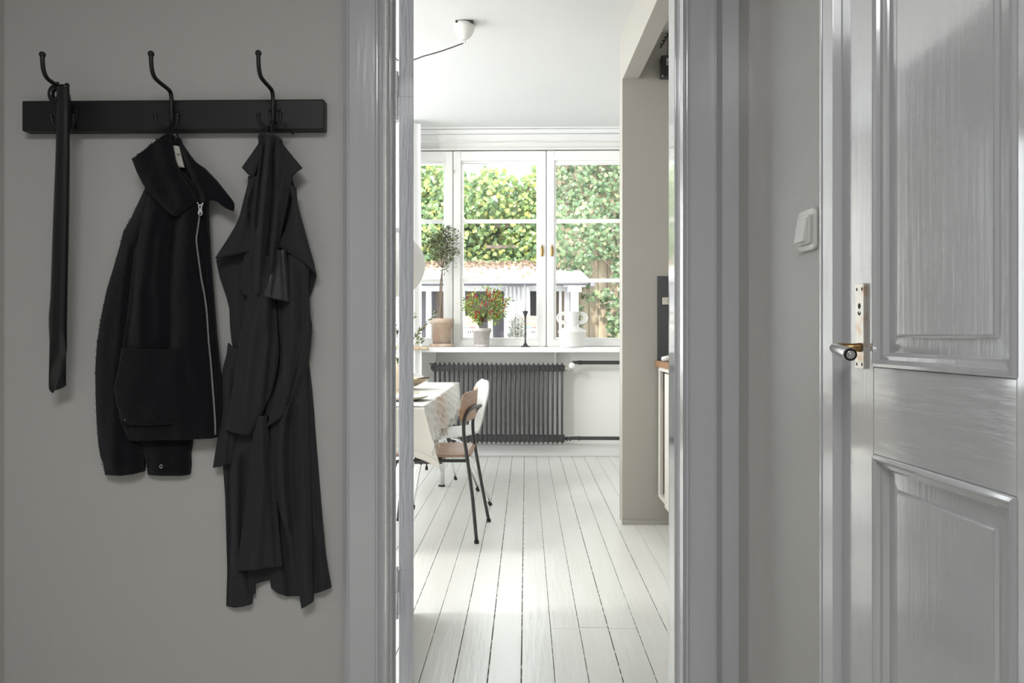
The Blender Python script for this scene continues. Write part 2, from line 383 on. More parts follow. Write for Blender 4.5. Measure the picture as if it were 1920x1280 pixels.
# ------------------------------------------------------------------ door_1 : kitchen door leaf standing open edge-on
ang = R(9.05)
d1 = struct_empty('door_1', (PX(761.7, 2.19), 2.19, 0))
def D1(x, y, z):
    o = Vector(d1.location); c, s = math.cos(ang), math.sin(ang)
    return o + Vector((x*c - y*s, x*s + y*c, z))
def d1box(mb, x0, x1, y0, y1, z0, z1):
    vs = [D1(x, y, z) for x in (x0, x1) for y in (y0, y1) for z in (z0, z1)]
    return mb.add(vs, [(0, 1, 3, 2), (4, 6, 7, 5), (0, 4, 5, 1), (2, 3, 7, 6), (0, 2, 6, 4), (1, 5, 7, 3)])
th = 0.0216
lb = MB(); d1box(lb, -th, th, 0, 0.10, 0.01, 2.12); d1box(lb, -th, th, 0.60, 0.70, 0.01, 2.12)
for z0, z1 in ((0.01, 0.22), (0.9, 1.04), (2.0, 2.12)): d1box(lb, -th, th, 0.10, 0.60, z0, z1)
d1box(lb, -0.008, 0.008, 0.10, 0.60, 0.22, 2.0)
lb.build('door_leaf', M_LEAF, d1, 0.0015)
d1box(MB(), -0.0085, 0.0075, -0.0004, 0.01, PZ(382, 2.2), PZ(299, 2.2))
ip = MB(); d1box(ip, -0.008, 0.006, -0.0012, 0.01, PZ(382, 2.2), PZ(299, 2.2)); ip.build('filled_mortise', M_LEAF, d1, 0.001)
for (y0, y1) in ((142, 218), (1068, 1152)):
    hb = MB(); zb, za = PZ(y1, 2.19), PZ(y0, 2.19)
    hx = -th-0.005
    hb.tube([D1(hx, -0.006, zb), D1(hx, -0.006, (za+zb)/2-0.001)], 0.0048)
    hb.tube([D1(hx, -0.006, (za+zb)/2+0.001), D1(hx, -0.006, za)], 0.0048)
    hb.sphere(D1(hx, -0.006, za+0.006), 0.0048, 10, 1.4); hb.sphere(D1(hx, -0.006, zb-0.006), 0.0048, 10, 1.4)
    d1box(hb, -th-0.003, th*0.9, -0.002, 0.004, (za+zb)/2, za-0.002)
    hb.build('hinge', M_LEAF, d1)

# ------------------------------------------------------------------ door_2 : panelled door in the right wall
d2 = struct_empty('door_2', tuple(W(uD0, 0)))
FO = -0.014   # door face set back from casing face
cas = MB()
wbox(cas, uC0, uC1, 0, 2.14, -0.05, 0.004); wbox(cas, uC2, uC3, 0, 2.14, -0.05, 0.004); wbox(cas, uC0, uC3, 2.05, 2.16, -0.05, 0.004)
wbox(cas, uC0+0.004, uC0+0.012, 0, 2.14, 0.004, 0.006)
cs = struct('trim_6', cas, M_TRIM, 0.002)
zU0 = 1.023; zU1 = 1.93; zL0 = 0.16; zL1 = 0.873
lf = MB(); TH = 0.04
for (u0, u1, z0, z1) in ((uD0, uP0, 0.01, 2.05), (uP1, uD1, 0.01, 2.05)):
    wbox(lf, u0, u1, z0, z1, FO-TH, FO)
lf.build('stiles', M_DOOR, d2, 0.0015)
rl = MB()
for (z0, z1) in ((0.01, zL0), (zL1, zU0), (zU1, 2.05)): wbox(rl, uP0, uP1, z0, z1, FO-TH, FO-0.0004)
rl.build('rails', M_DOORH, d2, 0.001)
PROF = [(0.0, -0.002), (0.002, 0.004), (0.007, 0.005), (0.011, 0.001), (0.014, -0.004), (0.020, -0.006), (0.024, -0.011), (0.026, -0.014), (0.052, -0.0145), (0.0545, -0.010), (0.0575, -0.0095)]
for (z0, z1) in ((zU0, zU1), (zL0, zL1)):
    pm = MB(); rings = []
    for (d, o) in PROF:
        rings.append([W(uP0+d, z0+d, FO+o), W(uP1-d, z0+d, FO+o), W(uP1-d, z1-d, FO+o), W(uP0+d, z1-d, FO+o)])
    for A, B in zip(rings, rings[1:]):
        for k in range(4):
            pm.add([A[k], A[(k+1) % 4], B[(k+1) % 4], B[k]], [(0, 1, 2, 3)])
    pm.add(rings[-1], [(0, 1, 2, 3)])
    bk = [W(uP0, z0, FO-0.03), W(uP1, z0, FO-0.03), W(uP1, z1, FO-0.03), W(uP0, z1, FO-0.03)]
    for k in range(4): pm.add([bk[k], bk[(k+1) % 4], rings[0][(k+1) % 4], rings[0][k]], [(0, 1, 2, 3)])
    pm.add(bk, [(3, 2, 1, 0)])
    pm.build('panel', M_DOOR, d2)
# handle plate + lever
uh0 = u_of(1590)[0]+0.010; uh1 = u_of(1609)[0]+0.004
zp0, zp1 = 1.019, 1.171
def rrect(x0, x1, y0, y1, r, n=5):
    pts = []
    for (cx, cy, a0) in ((x1-r, y1-r, 0), (x0+r, y1-r, 90), (x0+r, y0+r, 180), (x1-r, y0+r, 270)):
        for i in range(n+1): an = R(a0+90*i/n); pts.append((cx+r*math.cos(an), cy+r*math.sin(an)))
    return pts
pl = MB(); pl.prism(rrect(uh0, uh1, zp0, zp1, 0.004), lambda x, y, d: W(x, y, FO+d), 0.006)
plate = pl.build('escutcheon_plate', M_NICKEL, d2, 0.001); plate['label'] = 'worn nickel handle plate with star and crescent cut-outs'
uc = (uh0+uh1)/2
st = MB()
star = []
for i in range(16):
    an = R(360*i/16); rr = 0.0052 if i % 2 == 0 else 0.0032; star.append((uc+rr*math.cos(an), 1.131+rr*1.1*math.sin(an)))
st.prism(star, lambda x, y, d: W(x, y, FO+0.006+d), 0.0006)
cre = [(uc-0.004+0.0*i, 0) for i in range(0)]
for i in range(9): an = R(150+220*i/8); cre.append((uc+0.0045*math.cos(an), 1.119+0.0045*math.sin(an)))
for i in range(9): an = R(10-200*i/8+360); cre.append((uc+0.001+0.003*math.cos(an), 1.1205+0.003*math.sin(an)))
st.prism(cre, lambda x, y, d: W(x, y, FO+0.006+d), 0.0006)
for du in (-0.3, 0.3):
    for zz in (zp0+0.008, zp1-0.010):
        c0 = uc+du*(uh1-uh0); st.prism([(c0+0.0016*math.cos(R(45*i)), zz+0.003*math.sin(R(45*i))) for i in range(8)], lambda x, y, d: W(x, y, FO+0.006+d), 0.0006)
st.build('keyhole_marks', M_DARKHOLE, plate)
lev = MB()
s0 = W(uc+0.004, 1.057, FO+0.005); s1 = W(uc-0.012, 1.058, FO+0.040)
lev.tube([s0, s0+(s1-s0)*0.4, s1], [0.0085, 0.0065, 0.0075])
neck = lev.build('lever_neck', M_BRASS, d2)
g0 = P(1563, 652, 1.345); g1 = P(1594.5, 664.5, 1.262)
gm = MB(); dd = (g1-g0)
gm.tube([g0-dd*0.04, g0, g0+dd*0.12, g0+dd*0.5, g0+dd*0.95, g1], [0.003, 0.0075, 0.0092, 0.0102, 0.0112, 0.0108], 24)
grip = gm.build('lever_grip', M_CHROME, d2); grip['label'] = 'polished chrome lever grip'
em = MB(); n_ = dd.normalized(); em.tube([g1, g1+n_*0.0015], 0.0105, 24); em.build('grip_end', M_BLACKMET, grip)
em = MB(); em.tube([g1+n_*0.001, g1+n_*0.003], [0.0078, 0.0065], 24); em.tube([g1+n_*0.003, g1+n_*0.0045], [0.004, 0.003], 16); em.build('end_rosette', M_CHROME, grip)

# ------------------------------------------------------------------ light switch
us0, us1 = u_of(1499)[0]-0.01, u_of(1534)[0]-0.004
zs0, zs1 = 1.249, 1.334
us1 = us0+0.078
us0 = u_of(1535)[0]-0.082; us1 = us0+0.080
sw = thing('light_switch', 'white rocker light switch on grey wall beside panelled door', 'switch', tuple(W(us0, zs0)))
s = MB(); s.prism(rrect(us0, us1, zs0, zs1, 0.012), lambda x, y, d: W(x, y, d), 0.008); s.build('switch_plate', M_SWITCH, sw, 0.003)
s = MB(); s.prism(rrect(us0+0.013, us1-0.013, zs0+0.013, zs1-0.013, 0.004), lambda x, y, d: W(x, y, 0.008+d), 0.007); s.build('switch_frame', M_SWITCH, sw, 0.002)
s = MB()
ra, rb_ = us0+0.018, us1-0.018; zq0, zq1 = zs0+0.018, zs1-0.018
vs = [W(ra, zq0, 0.012), W(rb_, zq0, 0.012), W(rb_, zq1, 0.012), W(ra, zq1, 0.012), W(ra, zq0, 0.024), W(rb_, zq0, 0.024), W(rb_, zq1, 0.016), W(ra, zq1, 0.016)]
s.add(vs, [(0, 1, 2, 3), (7, 6, 5, 4), (0, 4, 5, 1), (1, 5, 6, 2), (2, 6, 7, 3), (3, 7, 4, 0)])
s.build('rocker', M_SWITCH, sw, 0.0015)

# ================================================================== WINDOW
FZ0 = WZ0; GY = 6.735
zgt, zgb = PZ(306, 6.72), PZ(633, 6.72)
zm1, zm2 = PZ(414, 6.72), PZ(525.5, 6.72)
pitchW = (WX1-WX0)/4
for i in range(4):
    wn = struct_empty('window_%d' % (i+1), (WX0+pitchW*i, 6.70, WZ0))
    x0 = WX0+pitchW*i+0.003; x1 = WX0+pitchW*(i+1)-0.003
    fr = 0.063; m = MB()
    y0, y1 = 6.70, 6.755
    m.box(x0, x0+fr, y0, y1, WZ0+0.004, WZ1); m.box(x1-fr, x1, y0, y1, WZ0+0.004, WZ1)
    m.box(x0+fr, x1-fr, y0, y1, zgt+0.02, WZ1); m.box(x0+fr, x1-fr, y0, y1, WZ0+0.004, zgb-0.018)
    m.build('window_frame', M_WFRAME, wn, 0.004)
    m = MB()   # chamfered rebate
    for (xa, xb, za, zb) in ((x0+fr, x0+fr+0.022, zgb, zgt), (x1-fr-0.022, x1-fr, zgb, zgt), (x0+fr, x1-fr, zgt, zgt+0.02), (x0+fr, x1-fr, zgb-0.018, zgb)):
        m.box(xa, xb, y0+0.018, y1+0.04, za, zb)
    m.build('rebate', M_WFRAME, wn, 0.003)
    m = MB()
    for zz in (zm1, zm2): m.box(x0+fr+0.022, x1-fr-0.022, y0+0.022, y1+0.01, zz-0.016, zz+0.016)
    m.build('glazing_bar', M_WFRAME, wn, 0.003)
    m = MB(); m.box(x0+fr+0.01, x1-fr-0.01, GY, GY+0.004, zgb-0.01, zgt+0.01); m.build('pane', M_GLASS, wn)
struct('window_stops', MB().box(WX0-0.02, WX1+0.02, 6.758, 6.80, WZ1-0.0, WZ1+0.02).box(WX0-0.02, WX1+0.02, 6.76, 6.95, WZ0-0.045, WZ0), M_WFRAME)
mulls = MB()
for i in range(5): mulls.box(WX0+pitchW*i-0.03, WX0+pitchW*i+0.03, 6.757, 6.84, WZ0, WZ1)
struct('window_mullions', mulls, M_WFRAME, 0.003)
# brass espagnolette handles on the meeting stiles
hs = []
for px, lab in ((1016.5, 'brass window catch on middle sash, left of the mullion'), (1035, 'brass window catch on right sash, right of the mullion')):
    c = P(px, 470, 6.70)
    wpar = bpy.data.objects['window_3' if px < 1030 else 'window_4']
    t = bpy.data.objects.new('window_handle', None); col.objects.link(t); t.parent = wpar; t.location = c-Vector(wpar.location)
    m = MB(); m.lathe([(0.0001, -0.047), (0.008, -0.045), (0.0125, -0.03), (0.014, 0), (0.0125, 0.03), (0.007, 0.042), (0.0001, 0.043)], c+Vector((0, -0.012, -0.006)), 16, M=Matrix.Diagonal((1, 0.45, 1)))
    m.build('grip', M_BRASS, t)
    m = MB(); m.tube([c+Vector((0, 0.003, 0.034)), c+Vector((0, -0.014, 0.034))], 0.008); m.tube([c+Vector((0, -0.010, 0.034)), c+Vector((0, -0.013, 0.055))], [0.005, 0.004]); m.build('spindle', M_BRASS, t)
m = MB(); hp = P(851.5, 322, 6.70); m.tube([hp+Vector((0, -0.004, -0.018)), hp+Vector((0, -0.004, 0.018))], 0.005); m.build('window_hinge', M_NICKEL, bpy.data.objects['window_3'])

# window sill (continuous)
sl = MB().box(-2.72, WX1+0.15, 6.40, CW+0.11, WZ0-0.045, WZ0)
tag(sl.build('window_sill', M_SILL, None, 0.005), 'long white window sill above the radiator', 'window sill')['kind'] = 'structure'
for px in (816, 1041):
    pass
sb = MB()
for px in (816, 1041):
    x = PX(px, 6.6); sb.box(x-0.010, x+0.010, 6.60, CW-0.009, WZ0-0.17, WZ0-0.046)
struct('sill_brackets', sb, M_WHITEGLOSS, 0.003)
# board panelling lines behind the radiator
bp = MB()
xr0, xr1 = PX(858, 6.65), PX(1030, 6.65)
zz = [PZ(836, 6.65), PZ(796, 6.65), PZ(776, 6.65), PZ(748, 6.65), PZ(731, 6.65), PZ(705, 6.65)]
for z0, z1 in zip(zz, zz[1:]): bp.box(PX(800, 6.65), xr1, CW-0.008, CW, z0+0.002, z1-0.002)
struct('wall_panel', bp, M_WHITEGLOSS, 0.001)

# ================================================================== RADIATOR
rad = thing('radiator', 'dark grey cast iron column radiator under the window sill', 'radiator', (PX(815, 6.52), 6.52, 0.12))
zrt, zrb = PZ(680, 6.5), PZ(832, 6.5)
nS = 28
xs0, xs1 = PX(815.5, 6.5), PX(1054, 6.5)
sec = None
for i in range(nS):
    xx = xs0 + (xs1-xs0)*i/(nS-1)
    if sec is None:
        m = MB(); hw = 0.0115
        m.prism([(-0.0095*math.sin(R(30*i)), 0.022*math.cos(R(30*i))) for i in range(12)], lambda x, y, d: Vector((xx+x, 6.52+y, zrb+0.055+d)), (zrt-0.055)-(zrb+0.055))
        m.tube([(xx, 6.502, zrb+0.06), (xx, 6.502, zrt-0.06)], 0.0085, 12)
        m.box(xx-0.006, xx+0.006, 6.50, 6.54, zrb+0.055, zrb+0.068)
        for (zc_, sg) in ((zrt-0.045, 1), (zrb+0.045, -1)):
            # header lobe with a pointed crest
            poly = [(-0.0225, -0.03*sg), (0.0225, -0.03*sg), (0.0225, 0.022*sg), (0.014, 0.026*sg), (0.006, 0.034*sg), (0.0, 0.046*sg), (-0.006, 0.034*sg), (-0.014, 0.026*sg), (-0.0225, 0.022*sg)]
            m.prism(poly, lambda x, y, d, zc_=zc_: Vector((xx+x, 6.49+d, zc_+y)), 0.065)
            rb2 = [(-0.0045, -0.045*sg), (0.0045, -0.045*sg), (0.002, 0.050*sg), (-0.002, 0.050*sg)]
            m.prism(rb2, lambda x, y, d, zc_=zc_: Vector((xx+x, 6.482+d, zc_+y)), 0.08)
        sec = m.build('section', M_RAD, rad, 0.002)
    else:
        c = sec.copy(); col.objects.link(c); c.parent = rad; c.location = Vector((xx-xs0, 0, 0))
m = MB(); m.tube([(xs0-0.05, 6.50, PZ(682, 6.5)), (xs0, 6.50, PZ(682, 6.5))], 0.005); m.tube([(xs0-0.035, 6.51, zrt-0.04), (xs0, 6.51, zrt-0.04)], 0.022); m.build('end_plug', M_RAD, rad)
for xx in (xs0+0.15, xs1-0.15): MB().box(xx-0.008, xx+0.008, 6.53, CW-0.0095, zrb+0.02, zrb+0.035).build('wall_bracket', M_RAD, rad)
# valve, thermostat and pipes
pz1, pz2 = PZ(679.5, 6.5), PZ(821.5, 6.5)
m = MB(); xv = xs1+0.02
m.tube([(xv-0.02, 6.52, zrt-0.045), (xv+0.045, 6.52, zrt-0.045)], [0.016, 0.012]); m.tube([(xv+0.028, 6.52, zrt-0.045), (xv+0.045, 6.52, zrt-0.045)], 0.018, 6, smooth=False)
v_ = m.build('valve', M_NICKEL, rad)
m = MB(); tc_ = P(1072.5, 685, 6.46)
m.lathe([(0.0001, 0), (0.022, 0.0), (0.027, 0.012), (0.027, 0.03), (0.0235, 0.05), (0.0001, 0.052)], tc_+Vector((0, 0.02, 0)), 24, M=Matrix.Rotation(R(90), 3, 'X').to_4x4())
th_ = m.build('thermostat', M_WHITECER, rad); th_['label'] = 'white thermostat knob'
pipe = thing('heating_pipe', 'upper black heating pipe running right from the radiator', 'pipe', (xv+0.05, 6.52, pz1))
m = MB(); m.tube([(xv+0.05, 6.52, zrt-0.04), (xv+0.075, 6.52, pz1), (xv+0.13, 6.52, pz1), (1.44, 6.52, pz1)], [0.012, 0.014, 0.0165, 0.0165], 16); m.build('pipe', M_RAD, pipe)
m = MB(); m.tube([(xv+0.125, 6.52, pz1), (xv+0.15, 6.52, pz1)], 0.021, 6, smooth=False); m.build('pipe_nut', M_RAD, pipe)
pipe = thing('heating_pipe', 'lower black heating pipe near the baseboard, right of the radiator', 'pipe', (xv, 6.52, pz2))
m = MB(); m.tube([(xv-0.02, 6.52, zrb+0.045), (xv+0.03, 6.52, zrb+0.045), (xv+0.07, 6.52, pz2), (1.44, 6.52, pz2)], [0.014, 0.012, 0.016, 0.0165], 16); m.build('pipe', M_RAD, pipe)
for dx in (0.015, 0.04, 0.12): MB().tube([(xv+dx, 6.52, zrb+0.045 if dx < .1 else pz2), (xv+dx+0.016, 6.52, zrb+0.045 if dx < .1 else pz2)], 0.021, 6, smooth=False).build('pipe_nut', M_RAD, pipe)

# ================================================================== SILL OBJECTS
def leaf_poly(mb, c, d, nrm, L, Wd, shape='lance'):
    d = d.normalized(); s_ = d.cross(nrm)
    if s_.length < 1e-4: s_ = d.orthogonal()
    s_.normalize(); n = s_.cross(d)
    if shape == 'lance':
        pts = [c, c+d*L*0.3+s_*Wd, c+d*L*0.7+s_*Wd*0.8, c+d*L, c+d*L*0.7-s_*Wd*0.8, c+d*L*0.3-s_*Wd]
        mid = c+d*L*0.5-n*Wd*0.5
        mb.add([mid]+pts, [(0, i+1, (i+1) % 6+1) for i in range(6)])
    else:
        ang_ = [(-90, .25), (-150, .5), (180, .62), (150, .42), (125, .72), (100, .5), (90, 1.0), (80, .5), (55, .72), (30, .42), (0, .62), (-30, .5)]
        pts = [c + (s_*math.cos(R(a_)) + d*math.sin(R(a_)))*L*r_*0.6 - n*L*0.08*r_ for a_, r_ in ang_]
        mb.add([c]+pts, [(0, i+1, (i+1) % len(pts)+1) for i in range(len(pts))])
def rv(): 
    while True:
        v = Vector((random.uniform(-1, 1), random.uniform(-1, 1), random.uniform(-1, 1)))
        if 0.05 < v.length < 1: return v
def pot(mb, c, r0, r1, h, rim_h, rim_o, n=40):
    # c at base centre
    mb.lathe([(0.0001, 0), (r0, 0), (r0+(r1-r0)*(h-rim_h)/h, h-rim_h), (r1+rim_o, h-rim_h), (r1+rim_o, h-0.004), (r1+rim_o-0.004, h), (r1-0.012, h), (r1-0.018, h-0.03), (0.0001, h-0.03)], c, n)

random.seed(11)
# olive tree in terracotta pot
Yo = 6.53; oc = Vector((PX(828.5, Yo), Yo, WZ0))
ol = thing('potted_olive_tree', 'small olive tree in terracotta pot on the window sill', 'potted tree', tuple(oc))
m = MB(); m.lathe([(0.0001, 0.0), (0.105, 0), (0.112, 0.028), (0.104, 0.028), (0.1, 0.008), (0.0001, 0.008)], oc, 40); m.build('saucer', M_TERRA, ol)
m = MB(); pot(m, oc+Vector((0, 0, 0.026)), 0.078, 0.10, 0.222, 0.042, 0.008); m.build('pot', M_TERRA, ol)
m = MB(); m.lathe([(0.0001, 0), (0.088, 0)], oc+Vector((0, 0, 0.222)), 24); m.build('soil', M_SOIL, ol)
m = MB(); top = P(829.5, 503, Yo)
base = oc+Vector((0, 0, 0.215))
for s_ in (1, -1):
    pts = []
    for i in range(16):
        t = i/15; p = base.lerp(top, t); a_ = t*5+(0 if s_ > 0 else math.pi)
        pts.append(p+Vector((math.cos(a_)*0.011*(1-t*.5)-0.012*math.sin(t*3.1), math.sin(a_)*0.012, 0)))
    m.tube(pts, [0.008-0.003*i/15 for i in range(16)], 8)
cc = P(827, 466, Yo)
ends = []
for i in range(8):
    an = 2*math.pi*i/8+0.3; hub = cc+Vector((0.09*math.cos(an), 0.06*math.sin(an), -0.05+0.09*(i % 3)))
    m.tube([top, top.lerp(hub, .5)+Vector((0, 0, -.012)), hub], [0.004, 0.003, 0.0018], 6)
    for k in range(9):
        v = rv().normalized(); e = cc+Vector((v.x*0.18, v.y*0.13, v.z*0.215+0.012))*random.uniform(0.75, 1.0)
        if (e-hub).length > 0.22: e = hub.lerp(e, 0.7)
        m.tube([hub, hub.lerp(e, .5)+rv()*0.012, e], [0.0016, 0.0012, 0.0008], 5); ends.append((hub, e))
m.build('trunk', M_BARK, ol)
m = MB()
for i in range(980):
    a_, b_ = random.choice(ends); p = a_.lerp(b_, random.uniform(0.3, 1.1))+rv()*0.025
    d = (b_-a_).normalized()*0.6+rv()*1.1
    leaf_poly(m, p, d, rv(), random.uniform(0.025, 0.045), 0.0042)
m.build('foliage', M_OLIVE, ol)

# chili plant in grey pot
Yg = 6.50; gc = Vector((PX(903, Yg), Yg, WZ0))
ch = thing('potted_chili_plant', 'bushy chili plant with red fruit in small grey pot on sill', 'potted plant', tuple(gc))
m = MB(); m.lathe([(0.0001, 0.0), (0.062, 0), (0.070, 0.024), (0.064, 0.024), (0.06, 0.008), (0.0001, 0.008)], gc, 32); m.build('saucer', M_GREYPOT, ch)
m = MB(); pot(m, gc+Vector((0, 0, 0.018)), 0.064, 0.082, 0.145, 0.028, 0.004)
for k in range(40):
    an = 2*math.pi*k/40; m.sphere(gc+Vector((0.083*math.cos(an), 0.083*math.sin(an), 0.130)), 0.0045, 6)
m.build('pot', M_GREYPOT, ch)
m = MB(); m.lathe([(0.0001, 0.004), (0.074, 0)], gc+Vector((0, 0, 0.158)), 24); m.build('soil', M_SOIL, ch)
m = MB(); b0 = gc+Vector((0, 0, 0.135)); b1 = gc+Vector((0.005, 0, 0.22)); m.tube([b0, b1], [0.007, 0.005], 8)
cc = P(910, 576, Yg); ends = []
for i in range(100):
    v = rv().normalized(); v.z = v.z*0.75+0.1
    e = cc+Vector((v.x*0.20, v.y*0.15, v.z*0.185))*random.uniform(0.75, 1.02)
    mid = b1.lerp(e, 0.5)+rv()*0.015; m.tube([b1, mid, e], [0.003, 0.002, 0.001], 5); ends.append((mid, e))
m.build('stem', M_BARK, ch)
m = MB()
for i in range(1150):
    a_, b_ = random.choice(ends); p = a_.lerp(b_, random.uniform(0.2, 1.15))+rv()*0.035
    leaf_poly(m, p, (p-cc).normalized()+rv()*0.8, rv(), random.uniform(0.018, 0.036), 0.0058)
m.build('foliage', M_CHILI, ch)
for i in range(99):
    m = MB(); a_, b_ = random.choice(ends); p = a_.lerp(b_, random.uniform(0.75, 1.1)); d = (rv()*0.6+Vector((0, -0.2, 1)))*0.023; p = p+Vector((0, -0.03, 0))
    m.tube([p, p+d*0.4, p+d*0.85, p+d*1.1], [0.0025, 0.0056, 0.0045, 0.001], 6); m.build('chili_fruit', M_RED, ch)

# candle holder
kc = Vector((PX(985, 6.47), 6.47, WZ0))
kh = thing('candle_holder', 'slender dark metal candle holder on the window sill', 'candle holder', tuple(kc))
hh = PZ(583, 6.47)-WZ0
m = MB(); m.lathe([(0.0001, 0), (0.043, 0), (0.044, 0.004), (0.022, 0.014), (0.009, 0.035), (0.0065, 0.08), (0.008, hh-0.075), (0.010, hh-0.045), (0.024, hh-0.01), (0.025, hh), (0.011, hh), (0.011, hh-0.02), (0.0001, hh-0.02)], kc, 28); m.build('stand', M_RAD, kh)
m = MB(); m.tube([kc+Vector((0, 0, hh-0.019)), kc+Vector((-0.002, 0, hh+0.2)), kc+Vector((-0.0055, 0, hh+0.235))], [0.009, 0.0045, 0.002], 14)
tag(m.build('taper_candle', M_CANDLE, origin=kc), 'thin white taper candle standing in the dark holder', 'candle')

# white vase with looped handles
vc = Vector((PX(1073, 6.49), 6.49, WZ0))
vs_ = thing('handled_vase', 'matt white ceramic vase with looped ribbed handles on sill', 'vase', tuple(vc))
zv = lambda py: PZ(py, 6.49)-WZ0
s_ = 6.49/1400
m = MB(); m.lathe([(0.0001, 0), (23*s_, 0), (24*s_, 0.01), (25*s_, zv(624)), (27*s_, zv(622.5)), (26.5*s_, zv(621)), (25.5*s_, zv(619)), (12*s_, zv(612)), (10*s_, zv(611)), (14*s_, zv(584)), (13.2*s_, zv(584)), (9*s_, zv(608)), (8*s_, zv(618)), (0.0001, zv(620))], vc, 48)
m.build('body', M_WHITECER, vs_)
for sg in (-1, 1):
    m = MB()
    for (ro, dz) in ((1.0, 0.0), (0.68, 0.0)):
        pts = []
        for i in range(17):
            a_ = R(100-200*i/16); pts.append(vc+Vector((sg*(13+14*ro*math.cos(a_)+(-2 if i in (0, 16) else 1))*s_, 0, zv(596)+math.sin(a_)*10.5*ro*s_)))
        pts[0].x = vc.x+sg*11*s_; pts[-1].x = vc.x+sg*10*s_
        m.tube(pts, 0.0092, 10)
    m.build('handle', M_WHITECER, vs_)

# turned wooden peg of unknown use, on a bracket in front of the curtain
pk = MB(); p0 = P(742, 650, 6.225); p1 = P(804, 653, 6.225)
rad_ = [0.016, 0.019, 0.021, 0.018, 0.011, 0.012, 0.015, 0.014, 0.008]
ts = [0, .2, .5, .72, .76, .8, .87, .94, 1.0]
YB = 6.372
crd = thing('turned_peg', 'turned wooden peg held across the white curtain at sill height', 'curtain holdback', tuple(p0))
pk.tube([p0.lerp(p1, t) for t in ts], rad_, 16)
pk.build('peg', M_WOOD if 0 else M_OAK, crd)
MB().tube([p0.lerp(p1, .9), Vector((p0.lerp(p1, .9).x, 6.40, WZ0-0.02))], 0.004, 8).build('bracket', M_OAK, crd)

# curtain
cu = MB(); cx0, cx1 = PX(600, 6.28), PX(790, 6.28)
def cf(u, v):
    x = cx0+(cx1-cx0)*u; z = 0.02+v*(ceil_z(6.28)-0.05)
    narrow = 1.0 if v < 0.55 else 1-0.0*(v-0.55)
    if v > 0.55: x -= (v-0.55)*0.02*u
    return Vector((x, 6.28+0.022*math.sin(u*46)+0.008*math.sin(u*91+v*2), z))
cu.grid(cf, 120, 12)
tag(cu.build('curtain', M_CURT, origin=(cx0, 6.28, 0)), 'sheer white floor-length curtain at the left end of the window', 'curtain')
wr = MB(); wr.tube([P(790+(1165-790)*i/20, 264.5+1.0*math.sin(i*1.1), 6.62) for i in range(21)], 0.0016, 6)
tag(wr.build('curtain_wire', M_NICKEL, origin=P(790, 265, 6.62)), 'thin wire stretched along the wall above the window', 'wire')

# ================================================================== PENDANT
cz = ceil_z(4.12)
pc = Vector((PX(871, 4.12), 4.12, cz))
cup = thing('ceiling_cup', 'white conical ceiling rose with black cord on kitchen ceiling', 'ceiling rose', tuple(pc))
m = MB(); m.lathe([(0.006, -0.092), (0.020, -0.087), (0.036, -0.075), (0.049, -0.055), (0.057, -0.03), (0.060, -0.008), (0.056, -0.008), (0.0001, -0.010)], pc, 32, M=Matrix.Rotation(R(4), 4, 'Y')); m.build('rose', M_GLOBE, cup)
m = MB(); m.box(pc.x-0.045, pc.x+0.052, pc.y-0.05, pc.y+0.04, cz-0.014, cz+0.002); m.build('ceiling_plate', M_RAD, cup)
m = MB(); m.tube([pc+Vector((0.0, 0, -0.085)), pc+Vector((0, 0, -0.112))], 0.006, 10); m.build('cord_grip', M_GLOBE, cup)
Yl = 4.25; lc = P(736, 496, Yl); lx = lc.x; rL = 0.186
hook = Vector((lx-0.06, Yl, ceil_z(Yl)))
cp = [pc+Vector((0, 0, -0.108)), P(866, 82, 4.13), P(850, 88, 4.14), P(830, 95, 4.17), P(812, 100.5, 4.18), P(795, 105, 4.2), P(776, 112, 4.22), P(745, 113, 4.24), hook+Vector((0.03, 0, -0.08)), hook+Vector((0, 0, -0.02))]
pn = thing('pendant_lamp', 'large opal white globe pendant hanging over the dining table', 'pendant lamp', tuple(lc))
m = MB(); m.tube(cp+[Vector((lx-0.06, Yl, ceil_z(Yl)-0.05)), Vector((lx-0.02, Yl, lc.z+rL+0.15)), Vector((lx, Yl, lc.z+rL))], 0.0035, 8); m.build('cord', M_CORD, pn)
m = MB(); m.sphere(lc, rL, 48); m.build('globe', M_GLOBE, pn)
m = MB(); m.lathe([(0.0001, 0.03), (0.04, 0.03), (0.045, 0)], lc+Vector((0, 0, rL-0.008)), 24); m.build('cap', M_GLOBE, pn)
m = MB(); m.tube([hook+Vector((0, 0, 0.01)), hook+Vector((0, 0, -0.02)), hook+Vector((0.012, 0, -0.028)), hook+Vector((0.02, 0, -0.018))], 0.002, 6); tag(m.build('ceiling_hook', M_BLACKMET, origin=hook), 'small hook in the kitchen ceiling carrying the pendant cord', 'hook')

# ================================================================== TABLE
TZ = 0.733
TX1 = -0.485; TX0 = -1.42; TY0 = 3.53; TY1 = 5.38
tb = thing('dining_table', 'long dining table with white legs beneath linen tablecloth', 'table', ((TX0+TX1)/2, (TY0+TY1)/2, 0))
MB().box(TX0, TX1, TY0, TY1, TZ-0.03, TZ-0.002).build('tabletop', M_WHITEGLOSS, tb, 0.002)
for (x, y) in ((-0.60, 5.31), (-0.60, 3.72), (TX0+0.1, 5.31), (TX0+0.1, 3.72)):
    lg = MB().tube([(x, y, 0.012), (x, y, TZ-0.03)], 0.021, 20).build('leg', M_WHITEGLOSS, tb)
    MB().tube([(x, y, 0.0), (x, y, 0.012)], 0.024, 20).build('foot', M_BLACKMET, lg)
